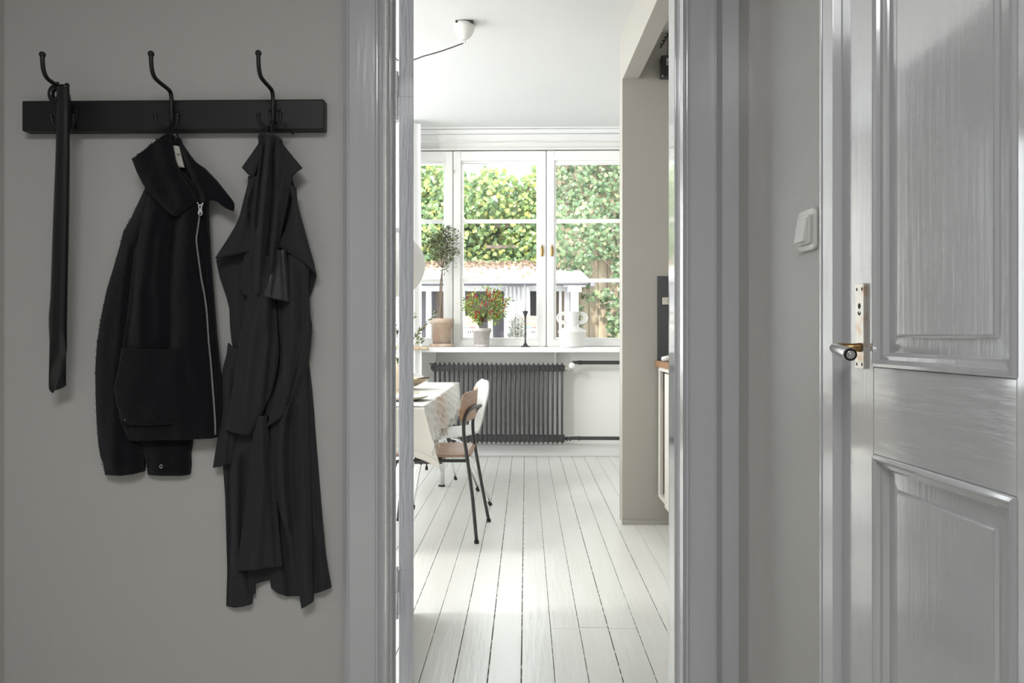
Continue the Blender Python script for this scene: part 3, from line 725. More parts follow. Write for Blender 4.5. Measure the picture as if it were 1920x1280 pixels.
# base tablecloth
cl = thing('tablecloth', 'beige linen tablecloth draped over the dining table', 'tablecloth', (TX1, TY0, TZ))
m = MB()
def sag(x, y): return 0.0006*math.sin(x*40)*math.sin(y*31)
m.grid(lambda u, v: Vector((TX0+(TX1-TX0)*u, TY0+(TY1-TY0)*v, TZ+0.003)), 20, 30, thick=(0, 0, -0.003))
m.build('top_cloth', M_LINEN, cl)
m = MB()
cornr = P(825, 886, 3.60); cmid = P(776, 845, 3.45)
def corner(v): return Vector((TX1+0.004+0.088*v**1.1, TY0-0.006-0.03*v, TZ+0.003-0.30*v))
def fd(u, v):   # front drop, u along X towards the hanging corner
    xt = TX0+(TX1+0.004-TX0)*u
    p = Vector((xt, TY0-0.006-0.012*math.sin(u*19)*v-0.01*v, TZ+0.003-0.20*v))
    k = max(0, (u-0.80)/0.20)**1.15
    return p.lerp(corner(v), k) if u < 1 else corner(v)
m.grid(fd, 70, 18, thick=(0, 0.0025, 0))
m.build('front_drop', M_LINEN, cl)
m = MB()
m.grid(lambda u, v: Vector((fd(u, 0.86+0.14*v).x, fd(u, 0.86+0.14*v).y-0.003, fd(u, 0.86+0.139*v).z)), 70, 4, thick=(0, 0.002, 0))
m.build('hem', M_LINEN, cl)
m = MB()
def sd(u, v):   # side drop on the right side, u along Y away from the corner
    y = TY0+(TY1-TY0)*u
    p = Vector((TX1+0.004+0.012*v*(1+math.sin(u*22)), y, TZ+0.003-0.19*v))
    k = max(0, 1-u/0.13)**1.15
    return p.lerp(corner(v), k)
m.grid(sd, 60, 14, thick=(-0.0025, 0, 0))
m.build('side_drop', M_LINEN, cl)
# crinkled runner over the side
rn = thing('crinkled_throw', 'crinkled fringed linen throw hanging over the table side', 'throw', (TX1, 4.0, TZ))
m = MB(); ya, yb = TY0-0.002, TY1-0.28
random.seed(5)
wob = [random.uniform(-1, 1) for _ in range(60)]
def crink(u, v): return 0.010*math.sin(u*70+3*math.sin(v*6))*(0.1+v)+0.006*math.sin(u*151+v*9)+0.004*math.sin(u*40-v*25)
m.grid(lambda u, v: Vector((TX0+0.5+(TX1-TX0-0.5+0.006)*u, ya+(yb-ya)*v, TZ+0.006+0.0015*(1+math.sin(v*60+u*9)*math.sin(u*23)))), 40, 60, thick=(0, 0, -0.002))
m.build('throw_top', M_LINENW, rn)
m = MB()
def td(u, v):
    y = ya+(yb-ya)*u; dr = 0.175+0.012*math.sin(u*19)
    k = max(0, 1-u/0.10)**1.1
    p = Vector((TX1+0.012+0.03*(1-u*0.6)*v+crink(u, v)*0.8, y, TZ+0.009-dr*v))
    return p.lerp(corner(v*0.64)+Vector((-0.001+0.002*math.sin(v*30), -0.010, 0.006)), k)
m.grid(lambda u, v: Vector((TX1+0.004+(td(u, 0).x-TX1-0.004)*v, td(u, 0).y, TZ+0.0105-0.0015*v)), 140, 1)
m.grid(td, 140, 30)
m.build('throw_drop', M_LINENW, rn)
m = MB()
for i in range(230):
    u = i/229; p = td(u, 1.0); q = p+Vector((random.uniform(-.012, .012), random.uniform(-.012, .012), -random.uniform(0.02, 0.045)))
    m.tube([p+Vector((0, 0, 0.004)), p.lerp(q, .5)+rv()*0.004, q], 0.0011, 4)
fr_ = m.build('fringe', M_LINENW, rn); fr_['kind'] = 'stuff'

# tableware
bc = P(746, 729, 4.62); bc.z = TZ+0.012
bw_ = thing('wooden_bowl', 'shallow boat-shaped wooden bowl on the linen table, far behind plates', 'bowl', tuple(bc))
m = MB(); Mx = Matrix.Diagonal((1.0, 0.62, 1.0, 1.0))
m.lathe([(0.0001, 0), (0.06, 0), (0.12, 0.018), (0.165, 0.042), (0.190, 0.062), (0.186, 0.063), (0.15, 0.045), (0.10, 0.022), (0.0001, 0.012)], bc, 40, M=Mx); m.build('bowl', M_OAK, bw_)
m = MB(); m.tube([bc+Vector((0.12, -0.02, 0.058)), bc+Vector((0.16, -0.01, 0.066)), bc+Vector((0.20, 0.0, 0.069))], [0.006, 0.007, 0.003], 8)
tag(m.build('spoon', M_FENCE, origin=bc), 'dark wooden spoon lying across the boat-shaped bowl', 'spoon')
p1_ = P(752, 742, 4.1); p1_.z = TZ+0.012
m = MB(); m.lathe([(0.0001, 0), (0.07, 0), (0.10, 0.014), (0.097, 0.016), (0.066, 0.005), (0.0001, 0.005)], p1_, 36)
tag(m.build('wooden_plate', M_OAK, origin=p1_), 'round tan wooden plate between the bowl and pale dish', 'plate')
p2 = P(757, 748, 3.84); p2.z = TZ+0.012
m = MB(); m.lathe([(0.0001, 0), (0.08, 0), (0.118, 0.012), (0.127, 0.020), (0.122, 0.021), (0.08, 0.01), (0.0001, 0.009)], p2, 36)
tag(m.build('ceramic_dish', M_CERAM, origin=p2), 'pale stoneware dish nearest the front edge of the table', 'dish')
# vase with olive branches
Yv = 4.42; vb = Vector((PX(748, Yv), Yv, TZ+0.012))
vz = thing('wooden_vase', 'slim brown wooden bottle vase on table behind the door leaf', 'vase', tuple(vb))
m = MB(); m.lathe([(0.0001, 0), (0.035, 0), (0.040, 0.02), (0.040, 0.10), (0.022, 0.15), (0.018, 0.19), (0.023, 0.20), (0.018, 0.2), (0.014, 0.19), (0.012, 0.15), (0.0001, 0.14)], vb, 28); m.build('body', M_OAK, vz)
br = thing('olive_branches', 'spray of olive branches standing in the brown bottle vase', 'branches', tuple(vb+Vector((0, 0, 0.15))))
m = MB(); lv = MB(); random.seed(21)
tip0 = vb+Vector((0, 0, 0.15))
for (tx, ty, n_) in ((812, 590, 26), (800, 606, 16), (778, 590, 12), (784, 641, 20), (742, 612, 14), (736, 648, 14), (746, 680, 10)):
    e = P(tx, ty, Yv+random.uniform(-.05, .05)); md = tip0.lerp(e, .5)+Vector((0, 0, .03))
    m.tube([tip0, md, e], [0.002, 0.0015, 0.0008], 5)
    for i in range(n_):
        t = random.uniform(0.45, 1.05); p = (tip0.lerp(md, t*2) if t < .5 else md.lerp(e, t*2-1))
        if (tx, ty) == (784, 641): p = e+rv()*0.02
        leaf_poly(lv, p, (e-tip0).normalized()+rv()*0.9, rv(), random.uniform(0.022, 0.036), 0.0045)
m.build('twigs', M_BARK, br); lv.build('leaves', M_OLIVE, br)

# ================================================================== CHAIRS
def tube_curve(pts, n=6):
    # catmull-rom smoothing
    out = []; P_ = [Vector(p) for p in pts]
    P_ = [P_[0]*2-P_[1]]+P_+[P_[-1]*2-P_[-2]]
    for i in range(1, len(P_)-2):
        for k in range(n):
            t = k/n; a_, b_, c_, d_ = P_[i-1:i+3]
            out.append(0.5*((2*b_)+(-a_+c_)*t+(2*a_-5*b_+4*c_-d_)*t*t+(-a_+3*b_-3*c_+d_)*t**3))
    out.append(P_[-2]); return out
# near chair: veneer back and seat, dark tube frame. Chair faces -X.
c1 = thing('dining_chair', 'walnut veneer chair with dark tubular frame, nearest at the table', 'chair', (-0.40, 4.08, 0))
nf = Vector((-0.255, 3.86, 0)); ff = Vector((-0.215, 4.31, 0))
fr = MB()
nl = [nf+Vector((0, 0, 0.008)), Vector((PX(885.5, 3.87), 3.87, PZ(930, 3.87))), P(875.5, 855, 3.88), P(870, 815, 3.89), P(870.5, 788, 3.895), P(877, 772, 3.92), P(889, 763, 3.99), P(901, 760, 4.10)]
fl = [ff+Vector((0, 0, 0.008)), P(905.5, 920, 4.30), P(895, 862, 4.29), P(888.5, 822, 4.28), P(886.5, 792, 4.27), P(890, 775, 4.25), P(896, 765, 4.19), P(901, 760, 4.10)]
lo = fl[::-1]
fr1 = MB().tube(tube_curve(nl), 0.0095, 12).build('leg', M_RAD, c1)
MB().tube(tube_curve(fl), 0.0095, 12).build('leg', M_RAD, c1)
MB().tube([nf, nf+Vector((0, 0, 0.014))], 0.013, 12).tube([ff, ff+Vector((0, 0, 0.014))], 0.013, 12).build('foot', M_RUBBER, c1)
for y in (3.90, 4.28):
    MB().tube(tube_curve([(-0.74, y-(0.02 if y < 4 else -0.02), 0.005), (-0.71, y, 0.25), (-0.685, y, 0.395), (-0.66, y, 0.418), (-0.60, y, 0.42), (-0.33, y, 0.42), (-0.30, y, 0.425)]), 0.0085, 12).build('leg', M_RAD, c1)
MB().box(-0.60, -0.45, 4.0, 4.18, 0.385, 0.42).tube([(-0.55, 3.9, 0.405), (-0.55, 4.28, 0.405)], 0.008).build('seat_mount', M_RAD, c1, 0.004)
sm = MB()
def seat(u, v):
    x = -0.75+0.46*u; y = 3.865+0.45*v; c = (2*v-1)
    z = 0.443+0.012*c*c - 0.018*math.sin(min(1, (1-u)*1.0)*1.2)*0 + (0.0 if u > .12 else -0.025*((.12-u)/.12)**2)
    k = 1-0.10*(abs(2*u-1)**4)
    return Vector((x, 4.09+(y-4.09)*k, z))
sm.grid(seat, 20, 20, thick=(0, 0, -0.011)); sm.build('seat', M_WOOD, c1)
bk = MB()
def back(u, v):
    u = 0.5-0.5*math.cos(math.pi*u)
    # u across (near -> far), v up ; curved shell, rounded corners
    y = 3.86+0.46*u; c = 2*u-1
    hgt = 0.157*math.sqrt(max(0.003, 1-abs(c)**14)); zc_ = 0.697+0.012*u
    xx = -0.290+0.030*u-0.050*c*c
    z = zc_+(v-0.5)*hgt; xx += (v-0.5)*0.012
    return Vector((xx, y, z))
bk.grid(back, 40, 12); bo = bk.build('backrest', M_WOOD, c1).modifiers.new('thick', 'SOLIDIFY'); bo.thickness = 0.005; bo.offset = 0
# pale shell chairs
def shell_chair(loc, rot, label, scale=1.0):
    t = thing('shell_chair', label, 'chair', (0, 0, 0), 'white shell chairs around the table')
    m = MB()
    def sh(u, v):
        c = 2*u-1
        # v 0 front of seat -> 1 top of back ; chair faces -X locally, x from -0.23 to +0.2
        if v < 0.5:
            q = v/0.5; x = -0.22+0.40*q; z = 0.44-0.02*math.sin(q*math.pi)+0.015*c*c; wd = 0.225*(1-0.25*abs(2*q-1)**3*(1 if q < .5 else .9)); 
        else:
            q = (v-0.5)/0.5; a_ = min(1, q/0.25); x = 0.18+0.03*math.sin(a_*math.pi/2)+0.07*q; z = 0.44+0.015*c*c+0.33*q; wd = 0.17+0.055*math.sin(min(1, q*1.3)*math.pi/2)
            if q > .7: wd *= math.sqrt(max(0.0, 1-((q-.7)/.31)**2.6))
            x -= 0.03*c*c*a_
        return Vector((x, c*wd, z))
    m.grid(sh, 16, 44, thick=(0, 0, -0.0)) if False else m.grid(sh, 20, 100)
    o = m.build('shell', M_WHITECER, t); sd_ = o.modifiers.new('thick', 'SOLIDIFY'); sd_.thickness = 0.011
    for (x, y, tx, ty) in ((-0.16, -0.14, -0.24, -0.21), (-0.16, 0.14, -0.24, 0.21), (0.08, -0.14, 0.25, -0.22), (0.08, 0.14, 0.25, 0.22)):
        l_ = MB().tube([(x*0.3, y*0.3, 0.408), (x*0.8, y*0.8, 0.405), (x, y, 0.39), (tx, ty, 0.02)], 0.0075, 10).build('leg', M_CHROME, t)
        MB().tube([(tx, ty, 0.0), (tx-(tx-x)*0.06, ty-(ty-y)*.06, 0.024)], 0.0115, 10).build('foot', M_RUBBER, l_)
    t.location = loc; t.rotation_euler.z = rot
    return t
sc1 = shell_chair((-0.518, 4.875, 0), R(14), 'white shell chair directly behind the walnut chair')
c = copy_tree(sc1); c.location = (-0.83, 5.62, 0); c.rotation_euler.z = R(125); c['label'] = 'white shell chair at the far end of the table by the radiator'
c = copy_tree(sc1); c.location = (-1.26, 5.05, 0); c.rotation_euler.z = R(180); c['label'] = 'white shell chair on the far left side of the table'

# ================================================================== ALCOVE THINGS
YA = 4.27
cab = thing('kitchen_cabinet', 'cream base cabinet along the alcove wall, door ajar', 'cabinet', (0.78, 3.4, 0.0))
XC = PX(1237, 4.2); zct = PZ(688, 4.2); zcb = PZ(932, 4.2)
m = MB(); m.box(XC, 1.43, 2.3, 4.24, zct-0.02, zct); m.box(XC, 1.43, 2.3, 4.24, zcb, zcb+0.02); m.box(XC+0.02, 1.43, 4.22, 4.24, zcb, zct); m.box(XC+0.02, 1.43, 2.3, 2.32, zcb, zct); m.box(1.40, 1.43, 2.3, 4.24, zcb, zct)
m.box(XC, XC+0.02, 4.20, 4.24, zcb, zct); m.box(XC, XC+0.02, 2.3, 3.7, zcb, zct); m.box(XC+0.10, 1.42, 2.32, 4.2, 0, zcb)
m.build('carcass', M_CAB, cab, 0.002)
m = MB(); 
dpx = PX(1247, 4.10)
m.box(dpx-0.003, dpx+0.022, 3.5, 4.10, zcb-0.03, zct-0.03); cd = m.build('door', M_CAB, cab, 0.002)
m = MB()
for i in range(10): m.box(XC+0.03, XC+0.045, 4.12, 4.205, zcb+0.08+i*0.055, zcb+0.11+i*0.055)
m.build('bottle_rack', M_WORKTOP, cab, 0.002)
m = MB(); m.box(PX(1232, 4.2), 1.43, 2.3, 4.268, zct+0.002, PZ(676, 4.2))
tag(m.build('worktop', M_WORKTOP, None, 0.002, origin=(0.8, 3.3, zct)), 'thick wooden worktop edge on the cream cabinet', 'worktop')
wt = PZ(676, 4.2)
m = MB(); m.box(PX(1232, YA), 1.43, YA-0.008, YA, wt, PZ(518, YA)); tag(m.build('splashback', M_TILE, None, 0.002, origin=(0.8, YA, wt)), 'dark grey tiled splashback on the alcove wall', 'splashback')
gl = MB()
so = thing('wall_socket', 'beige double socket on the dark grey splashback', 'socket', tuple(P(1242, 565, YA-0.01)))
m = MB(); q0 = P(1242, 571, YA-0.01); m.box(q0.x, q0.x+0.15, YA-0.022, YA-0.008, q0.z, PZ(558, YA)); m.build('socket_plate', M_CERAM, so, 0.002)
m = MB(); m.lathe([(0.0001, 0), (0.017, 0), (0.018, 0.003)], (q0.x+0.04, YA-0.0225, q0.z+0.02), 16, M=Matrix.Rotation(R(90), 4, 'X')); m.build('socket_face', M_CERAM, so)
m = MB(); m.tube([(PX(1240, 4.1)+0.002, 4.1, wt+0.014), (PX(1240, 4.1)+0.03, 4.1, wt+0.016), (PX(1240, 4.1)+0.2, 4.1, wt+0.016)], [0.010, 0.016, 0.014], 12)
tag(m.build('rolled_cloth', M_CLOTHW, origin=(PX(1240, 4.1), 4.1, wt)), 'rolled white cloth lying on the wooden worktop', 'cloth')
bx = thing('junction_box', 'black box with white sticker high on the alcove wall', 'electrical box', tuple(P(1250, 130, YA)))
q0 = P(1240, 144, YA-0.05); q1 = P(1280, 104, YA-0.05)
m = MB(); m.box(q0.x, q1.x, YA-0.06, YA, q0.z, q1.z); m.build('housing', M_PLASTB, bx, 0.004)
m = MB(); m.box(PX(1249.5, 4.21), PX(1262, 4.21), YA-0.062, YA-0.059, PZ(124, 4.21), PZ(111, 4.21)); st_ = m.build('sticker', M_CARDW, bx); st_['label'] = 'white sticker'
m = MB(); m.box(PX(1251.5, 4.2), PX(1260, 4.2), YA-0.0626, YA-0.0618, PZ(119.5, 4.2), PZ(117.5, 4.2)); m.build('print', M_INK, st_)
m = MB(); m.sphere(P(1242.5, 142, YA-0.06), 0.004, 8); m.build('screw', M_CHROME, bx)
m = MB(); pts = [P(1238+i*1.3+2.5*math.sin(i*2.1), 88-i*2.2+2.0*math.cos(i*2.1), YA-0.012) for i in range(16)]
m.tube(tube_curve(pts, 3), 0.0035, 6); m.tube([pts[10], P(1251, 100, YA-0.01), P(1252, 106, YA-0.02)], 0.002, 6)
tag(m.build('twisted_cable', M_BLACKMET, origin=pts[0]), 'twisted thin dark cable on the wall above the black box', 'cable')

# ================================================================== COAT RACK
YB0 = 1.926
rk = thing('coat_rack', 'black wall-mounted coat rack with three double hooks', 'coat rack', tuple(P(323, 212, YB0)))
bz0, bz1 = PZ(241, YB0), PZ(183, YB0); bx0, bx1 = PX(40.5, YB0), PX(607, YB0)
MB().box(bx0, bx1, YB0, YC, bz0, bz1).build('board', M_BLACKWOOD, rk, 0.004)
for hx in (130, 322.5, 512.5):
    X = PX(hx, 1.915)
    m = MB()
    zc_ = PZ(213, YB0)
    m.prism(rrect(X-0.016, X+0.016, zc_-0.02, zc_+0.025, 0.010), lambda x, y, d: Vector((x, YB0-d, y)), 0.004)
    hk = m.build('hook', M_BLACKMET, rk, 0.001)
    m = MB()
    arm = [(X, 1.915, PZ(226, 1.915)), (X, 1.912, 1.665), (X, 1.912, 1.690), (X, 1.905, 1.7045), (X, 1.885, 1.7085), (X, 1.845, 1.7105), (X, 1.823, 1.715), (X, 1.812, 1.728), (X, 1.808, 1.746), (X, 1.807, 1.762)]
    m.tube(tube_curve(arm), 0.0045 if False else 0.0052, 12); m.sphere((X, 1.807, 1.765), 0.0078, 14); m.build('upper_arm', M_BLACKMET, hk)
    for sg in (-1, 1):
        m = MB(); zb = PZ(230, 1.91)
        m.tube(tube_curve([(X, 1.914, zb+0.008), (X+sg*0.004, 1.907, zb-0.008), (X+sg*0.016, 1.896, zb-0.013), (X+sg*0.026, 1.888, zb-0.002), (X+sg*0.0285, 1.886, zb+0.014)]), [0.0045]*24+[0.0035], 10)
        m.sphere((X+sg*0.0285, 1.886, zb+0.017), 0.0062, 10); m.build('prong', M_BLACKMET, hk)
    m = MB()
    for sg in (-1, 1): m.sphere((X+sg*0.0115, YB0-0.005, zc_+0.010), 0.0045, 8)
    m.build('screw', M_BLACKMET, hk)
m = MB(); q = P(549, 250, YC-0.001); m.lathe([(0.0001, 0), (0.0028, 0), (0.003, 0.001)], q, 10, M=Matrix.Rotation(R(90), 4, 'X'))
tag(m.build('wall_plug', M_DARKHOLE, origin=q), 'tiny dark screw hole in the wall below the rack right end', 'screw hole')

# ------------------------------------------------------------------ shoehorn
sn = thing('shoehorn', 'long black metal shoehorn hanging from the left hook', 'shoehorn', tuple(P(112, 737, 1.86)))
def interp(tbl, y):
    for (a_, b_) in zip(tbl, tbl[1:]):
        if y <= b_[0]: 
            t = (y-a_[0])/(b_[0]-a_[0]); return tuple(a_[i]+(b_[i]-a_[i])*t for i in range(1, len(a_)))
    return tbl[-1][1:]
tblS = [(160, 107, 129, 1.855), (200, 108, 130, 1.862), (300, 105, 130, 1.87), (400, 101, 129, 1.878), (500, 97.5, 127, 1.886), (560, 95.5, 126, 1.89), (590, 92.5, 125.5, 1.892), (610, 92.5, 125, 1.893), (640, 94, 124.5, 1.893), (700, 93, 124, 1.893), (737, 92.5, 124, 1.893)]
m = MB()
def sf(u, v):
    y = 158+(737-158)*v
    xl, xr, Y = interp(tblS, y)
    if v > 0.955:    # rounded, slanted tip
        q = (v-0.955)/0.045; cut = 717+20*(1-u)**0.7
        y = min(y, cut) if u > .3 else y - 12*q*(0.3-u)*(1/0.3)*0.6
    c = 2*u-1
    w_ = (xr-xl)*Y/1400/2
    dome = math.sqrt(max(0, 1-c*c))
    k = 1.0 if v < 0.80 else max(-0.55, 1.0-(v-0.80)*9.5*(0.5+u))
    return P(xl+(xr-xl)*(0.5-0.5*math.cos(math.pi*u)), y, Y - w_*0.9*k*math.sin(math.pi*u))
m.grid(sf, 20, 120)
o = m.build('blade', M_SHOEHORN, sn); o.modifiers.new('t', 'SOLIDIFY').thickness = -0.0018
m = MB(); ec = P(105, 177, 1.868)
pts = [ec+Vector((0.0125*math.cos(R(20*i)), 0, 0.017*math.sin(R(20*i))+0.001)) for i in range(19)]
m.tube(pts, 0.0085, 10, cap=False); m.build('hanging_eye', M_SHOEHORN, sn)
m = MB(); m.tube([P(109, 162, 1.862), P(107, 157, 1.862), P(104, 157, 1.864)], [0.005, 0.006, 0.004], 10); m.sphere(P(126, 160, 1.853), 0.0062, 12); m.build('rim', M_SHOEHORN, sn)

# ================================================================== GARMENTS
def pl_at(pl, t):      # polyline param by length
    if len(pl) == 1: return pl[0]
    L = [0]
    for a_, b_ in zip(pl, pl[1:]): L.append(L[-1]+math.hypot(b_[0]-a_[0], b_[1]-a_[1]))
    s_ = t*L[-1]
    for i in range(len(pl)-1):
        if s_ <= L[i+1] or i == len(pl)-2:
            q = (s_-L[i])/max(1e-9, L[i+1]-L[i]); return (pl[i][0]+(pl[i+1][0]-pl[i][0])*q, pl[i][1]+(pl[i+1][1]-pl[i][1])*q)
def ridge_val(x, y, ridges):
    s_ = 0
    for (pts, wd, amp) in ridges:
        y0, y1 = pts[0][1], pts[-1][1]
        if y < y0-25 or y > y1+25: continue
        yy = min(max(y, y0), y1)
        for a_, b_ in zip(pts, pts[1:]):
            if yy <= b_[1]: break
        xr = a_[0]+(b_[0]-a_[0])*(yy-a_[1])/max(1e-6, b_[1]-a_[1])
        fade = 1.0
        if y < y0: fade = 1-(y0-y)/25
        if y > y1: fade = 1-(y-y1)/25
        d = (x-xr)/wd
        s_ += amp*fade*math.exp(-d*d)
    return s_
def garment(name, parent, m_, top, right, bottom, left, dist, bulge=0.012, ridges=(), nu=60, nv=120, thick=0.012, taper=None, wob=0.0015):
    """cloth panel: boundary as seen frontally, real depth measured from the wall (dist)."""
    c00, c10, c01, c11 = top[0], top[-1], bottom[0], bottom[-1]
    if m_ is M_COAT: ridges = [(a_, b_, c_*1.9) for (a_, b_, c_) in ridges]
    T = [pl_at(top, i/nu) for i in range(nu+1)]; B = [pl_at(bottom, i/nu) for i in range(nu+1)]
    L_ = [pl_at(left, j/nv) for j in range(nv+1)]; R_ = [pl_at(right, j/nv) for j in range(nv+1)]
    def fn(u, v):
        i = round(u*nu); j = round(v*nv)
        x = (1-v)*T[i][0]+v*B[i][0]+(1-u)*L_[j][0]+u*R_[j][0]-((1-u)*(1-v)*c00[0]+u*(1-v)*c10[0]+(1-u)*v*c01[0]+u*v*c11[0])
        y = (1-v)*T[i][1]+v*B[i][1]+(1-u)*L_[j][1]+u*R_[j][1]-((1-u)*(1-v)*c00[1]+u*(1-v)*c10[1]+(1-u)*v*c01[1]+u*v*c11[1])
        e = 1-abs(2*u-1)**4; ev = 1.0
        if v > 0.97: ev = 0.6+0.4*(1-v)/0.03
        d = dist + bulge*e*ev + ridge_val(x, y, ridges) + wob*math.sin(x*0.09+y*0.013)*math.sin(y*0.031+x*0.02)
        if taper: d += taper*(v-0.5)
        return P(x, y, YC-max(0.004, d))
    mb = MB(); mb.grid(fn, nu, nv, thick=(0, thick, 0))
    return mb.build(name, m_, parent)

# ---- jacket
jk = thing('jacket', 'short black boucle wool zip jacket on the middle hook', 'jacket', tuple(P(320, 246, 1.90)))
# back sleeve seen at the bottom right
garment('sleeve', jk, M_WOOL, [(255, 700), (360, 700)], [(360, 700), (361, 800), (359, 830), (355, 850), (356, 870), (354, 890)], [(277, 890), (300, 892), (340, 892), (354, 890)],
        [(255, 700), (262, 822), (266, 840), (270, 855), (274, 868), (277, 890)], 0.014, 0.016, nu=30, nv=50, ridges=[([(315, 700), (317, 890)], 14, -0.003)])
# left sleeve
slv = garment('sleeve', jk, M_WOOL, [(272, 352), (335, 352)], [(335, 352), (300, 470), (275, 600), (262, 700), (262, 800), (261, 825), (265, 845), (269, 862), (268, 884)],
        [(197, 890), (225, 892), (250, 889), (268, 884)],
        [(272, 352), (258, 382), (245, 410), (231, 434), (226, 455), (213, 500), (200, 543), (190, 590), (182, 640), (178.5, 690), (179, 740), (181, 790), (184, 830), (188, 856), (193, 868), (197, 890)], 0.022, 0.020,
        nu=50, nv=120, ridges=[([(278, 380), (242, 480), (226, 600), (216, 700), (214, 870)], 12, 0.007), ([(250, 470), (236, 600), (238, 800)], 7, -0.006), ([(200, 850), (262, 858)], 30, -0.002)])
# body
body = garment('body', jk, M_WOOL, [(290, 330), (340, 320), (388, 368)],
        [(388, 368), (388, 385), (388, 400), (390, 440), (392, 480), (396, 530), (400, 580), (404, 630), (409, 680), (413, 720), (414, 760), (411, 790), (406, 820)],
        [(240, 824), (246, 827), (300, 825), (350, 824), (398, 822), (406, 820)],
        [(290, 330), (272, 390), (256, 435), (250, 480), (244, 540), (238, 600), (230, 645), (224, 690), (213, 727), (217, 760), (228, 795), (240, 824)], 0.046, 0.014,
        nu=70, nv=130, ridges=[([(330, 400), (322, 480), (318, 560), (318, 650)], 12, -0.014), ([(285, 400), (272, 480), (262, 560), (262, 640)], 13, 0.010), ([(255, 430), (250, 560), (240, 640)], 6, -0.005), ([(352, 400), (352, 520), (358, 700)], 16, 0.007), ([(379, 400), (386, 520), (398, 700), (405, 815)], 4, -0.004), ([(300, 450), (292, 540)], 9, 0.005), ([(335, 640), (340, 820)], 14, 0.004)])
# inner back of the neck
garment('neck_lining', jk, M_WOOL, [(318, 247), (334, 262)], [(334, 262), (352, 300), (372, 345), (384, 378)], [(345, 380), (384, 378)], [(318, 247), (318, 280), (330, 330), (345, 380)], 0.040, 0.004, nu=20, nv=40, thick=0.008)
cr_ = garment('collar', jk, M_WOOL, [(336, 262), (352, 286)], [(352, 286), (365, 303), (382, 314), (405, 338), (420, 357), (432, 372), (437, 380), (437, 388), (435, 395)],
        [(376, 383), (384, 378), (395, 374), (405, 377), (412, 383), (424, 391), (435, 395)], [(336, 262), (342, 288), (352, 318), (366, 352), (376, 383)], 0.052, 0.006, nu=34, nv=60, thick=0.010,
        ridges=[([(350, 290), (372, 340), (388, 376)], 9, 0.008)])
clf = garment('collar', jk, M_WOOL, [(247, 298), (270, 281), (295, 261), (308, 252), (318, 247)], [(318, 247), (322, 270), (328, 300), (341, 330), (356, 352), (368, 374)],
        [(323, 404), (332, 402), (345, 390), (356, 384), (368, 374)], [(247, 298), (256, 322), (266, 342), (272, 352), (283, 365), (300, 383), (315, 398), (323, 404)], 0.066, 0.010, nu=50, nv=50, thick=0.012,
        ridges=[([(300, 262), (318, 320), (345, 390)], 14, 0.006)])
garment('hanging_tab', jk, M_WOOL, [(329, 258), (338, 258)], [(338, 258), (344, 274), (350, 315)], [(325, 316), (350, 315)], [(329, 258), (321, 274), (325, 316)], 0.049, 0.003, nu=8, nv=12, thick=0.004)
lbq = garment('brand_label', jk, M_LABEL, [(319.5, 274), (328, 272.5), (336, 274)], [(336, 274), (340, 290), (346, 314)], [(327.5, 316), (336, 313.5), (346, 314)], [(319.5, 274), (323, 295), (327.5, 316)], 0.056, 0.004, nu=10, nv=14, thick=0.002, wob=0)
lbq['label'] = 'cream woven label'
def text(parent, s_, loc, size, m_, name='label_text', rot=(R(90), 0, 0), ext=0.0003):
    cu_ = bpy.data.curves.new(name, 'FONT'); cu_.body = s_; cu_.size = size; cu_.extrude = ext; cu_.align_x = 'CENTER'
    tmp = bpy.data.objects.new(name, cu_); col.objects.link(tmp)
    dg = bpy.context.evaluated_depsgraph_get(); me = bpy.data.meshes.new_from_object(tmp.evaluated_get(dg))
    bpy.data.objects.remove(tmp)
    o = bpy.data.objects.new(name, me); col.objects.link(o); me.materials.clear(); me.materials.append(m_)
    o.parent = parent; o.location = Vector(loc)-(world_loc(parent) if parent else Vector((0, 0, 0))); o.rotation_euler = rot
    return o
text(lbq, 'TIM', P(334.5, 291, YC-0.0615), 0.0055, M_INK)
# zip
zp = [(374, 403), (371, 425), (367.5, 448), (370, 470), (374, 500), (377.5, 525), (383, 552), (387, 580), (389, 610), (391, 640), (395, 680), (398, 720), (401, 760), (403, 790), (403.5, 815)]
def ribbon(pts, wd, dfn, mb):
    mb.grid(lambda u, v: P(pl_at(pts, v)[0]+(u-.5)*wd, pl_at(pts, v)[1], YC-dfn(*pl_at(pts, v))), 2, 60, thick=(0, 0.003, 0))
def zd(x, y): return 0.0645+0.004*min(1, max(0, (y-400)/60))
rdg = None
# zip depth follows the body surface: sample the body mesh
bme = [v.co+world_loc(body) for v in body.data.vertices]
def surf_d(x, y):
    p = P(x, y, YC-0.055); best = 9; Yb = YC-0.05
    for q in bme:
        d_ = (q.x-p.x)**2+(q.z-p.z)**2
        if d_ < 0.00006 and q.y < Yb: Yb = q.y
    return YC-Yb
m = MB()
zds = [surf_d(x, y) for x, y in zp]
def zdf(x, y):
    for i in range(len(zp)-1):
        if zp[i][1] <= y <= zp[i+1][1]:
            t = (y-zp[i][1])/(zp[i+1][1]-zp[i][1]); return zds[i]+(zds[i+1]-zds[i])*t+0.0015
    return zds[-1]+0.0015
ribbon(zp, 3.2, zdf, m); z_ = m.build('zip', mat('zip_metal', (0.30, 0.30, 0.30), 0.35, metal=0.6, bump=[(900, (0.02, 0.02, 1), 1.0, 0.002)]), jk); z_['label'] = 'silver metal zip'
m = MB()
zy = YC-zdf(374, 404)-0.004
for (x, y, r_) in ((370.5, 380.5, 0.003), (380, 381.5, 0.003)): m.sphere(P(x, y, zy), r_, 8)
m.prism([(371, 383), (380, 382.5), (378.5, 392), (380, 400), (378, 404), (372, 403), (370.5, 399), (372.5, 392)], lambda x, y, d: P(x, y, zy-d), 0.003)
zl = m.build('zip_slider', M_CHROME, z_)
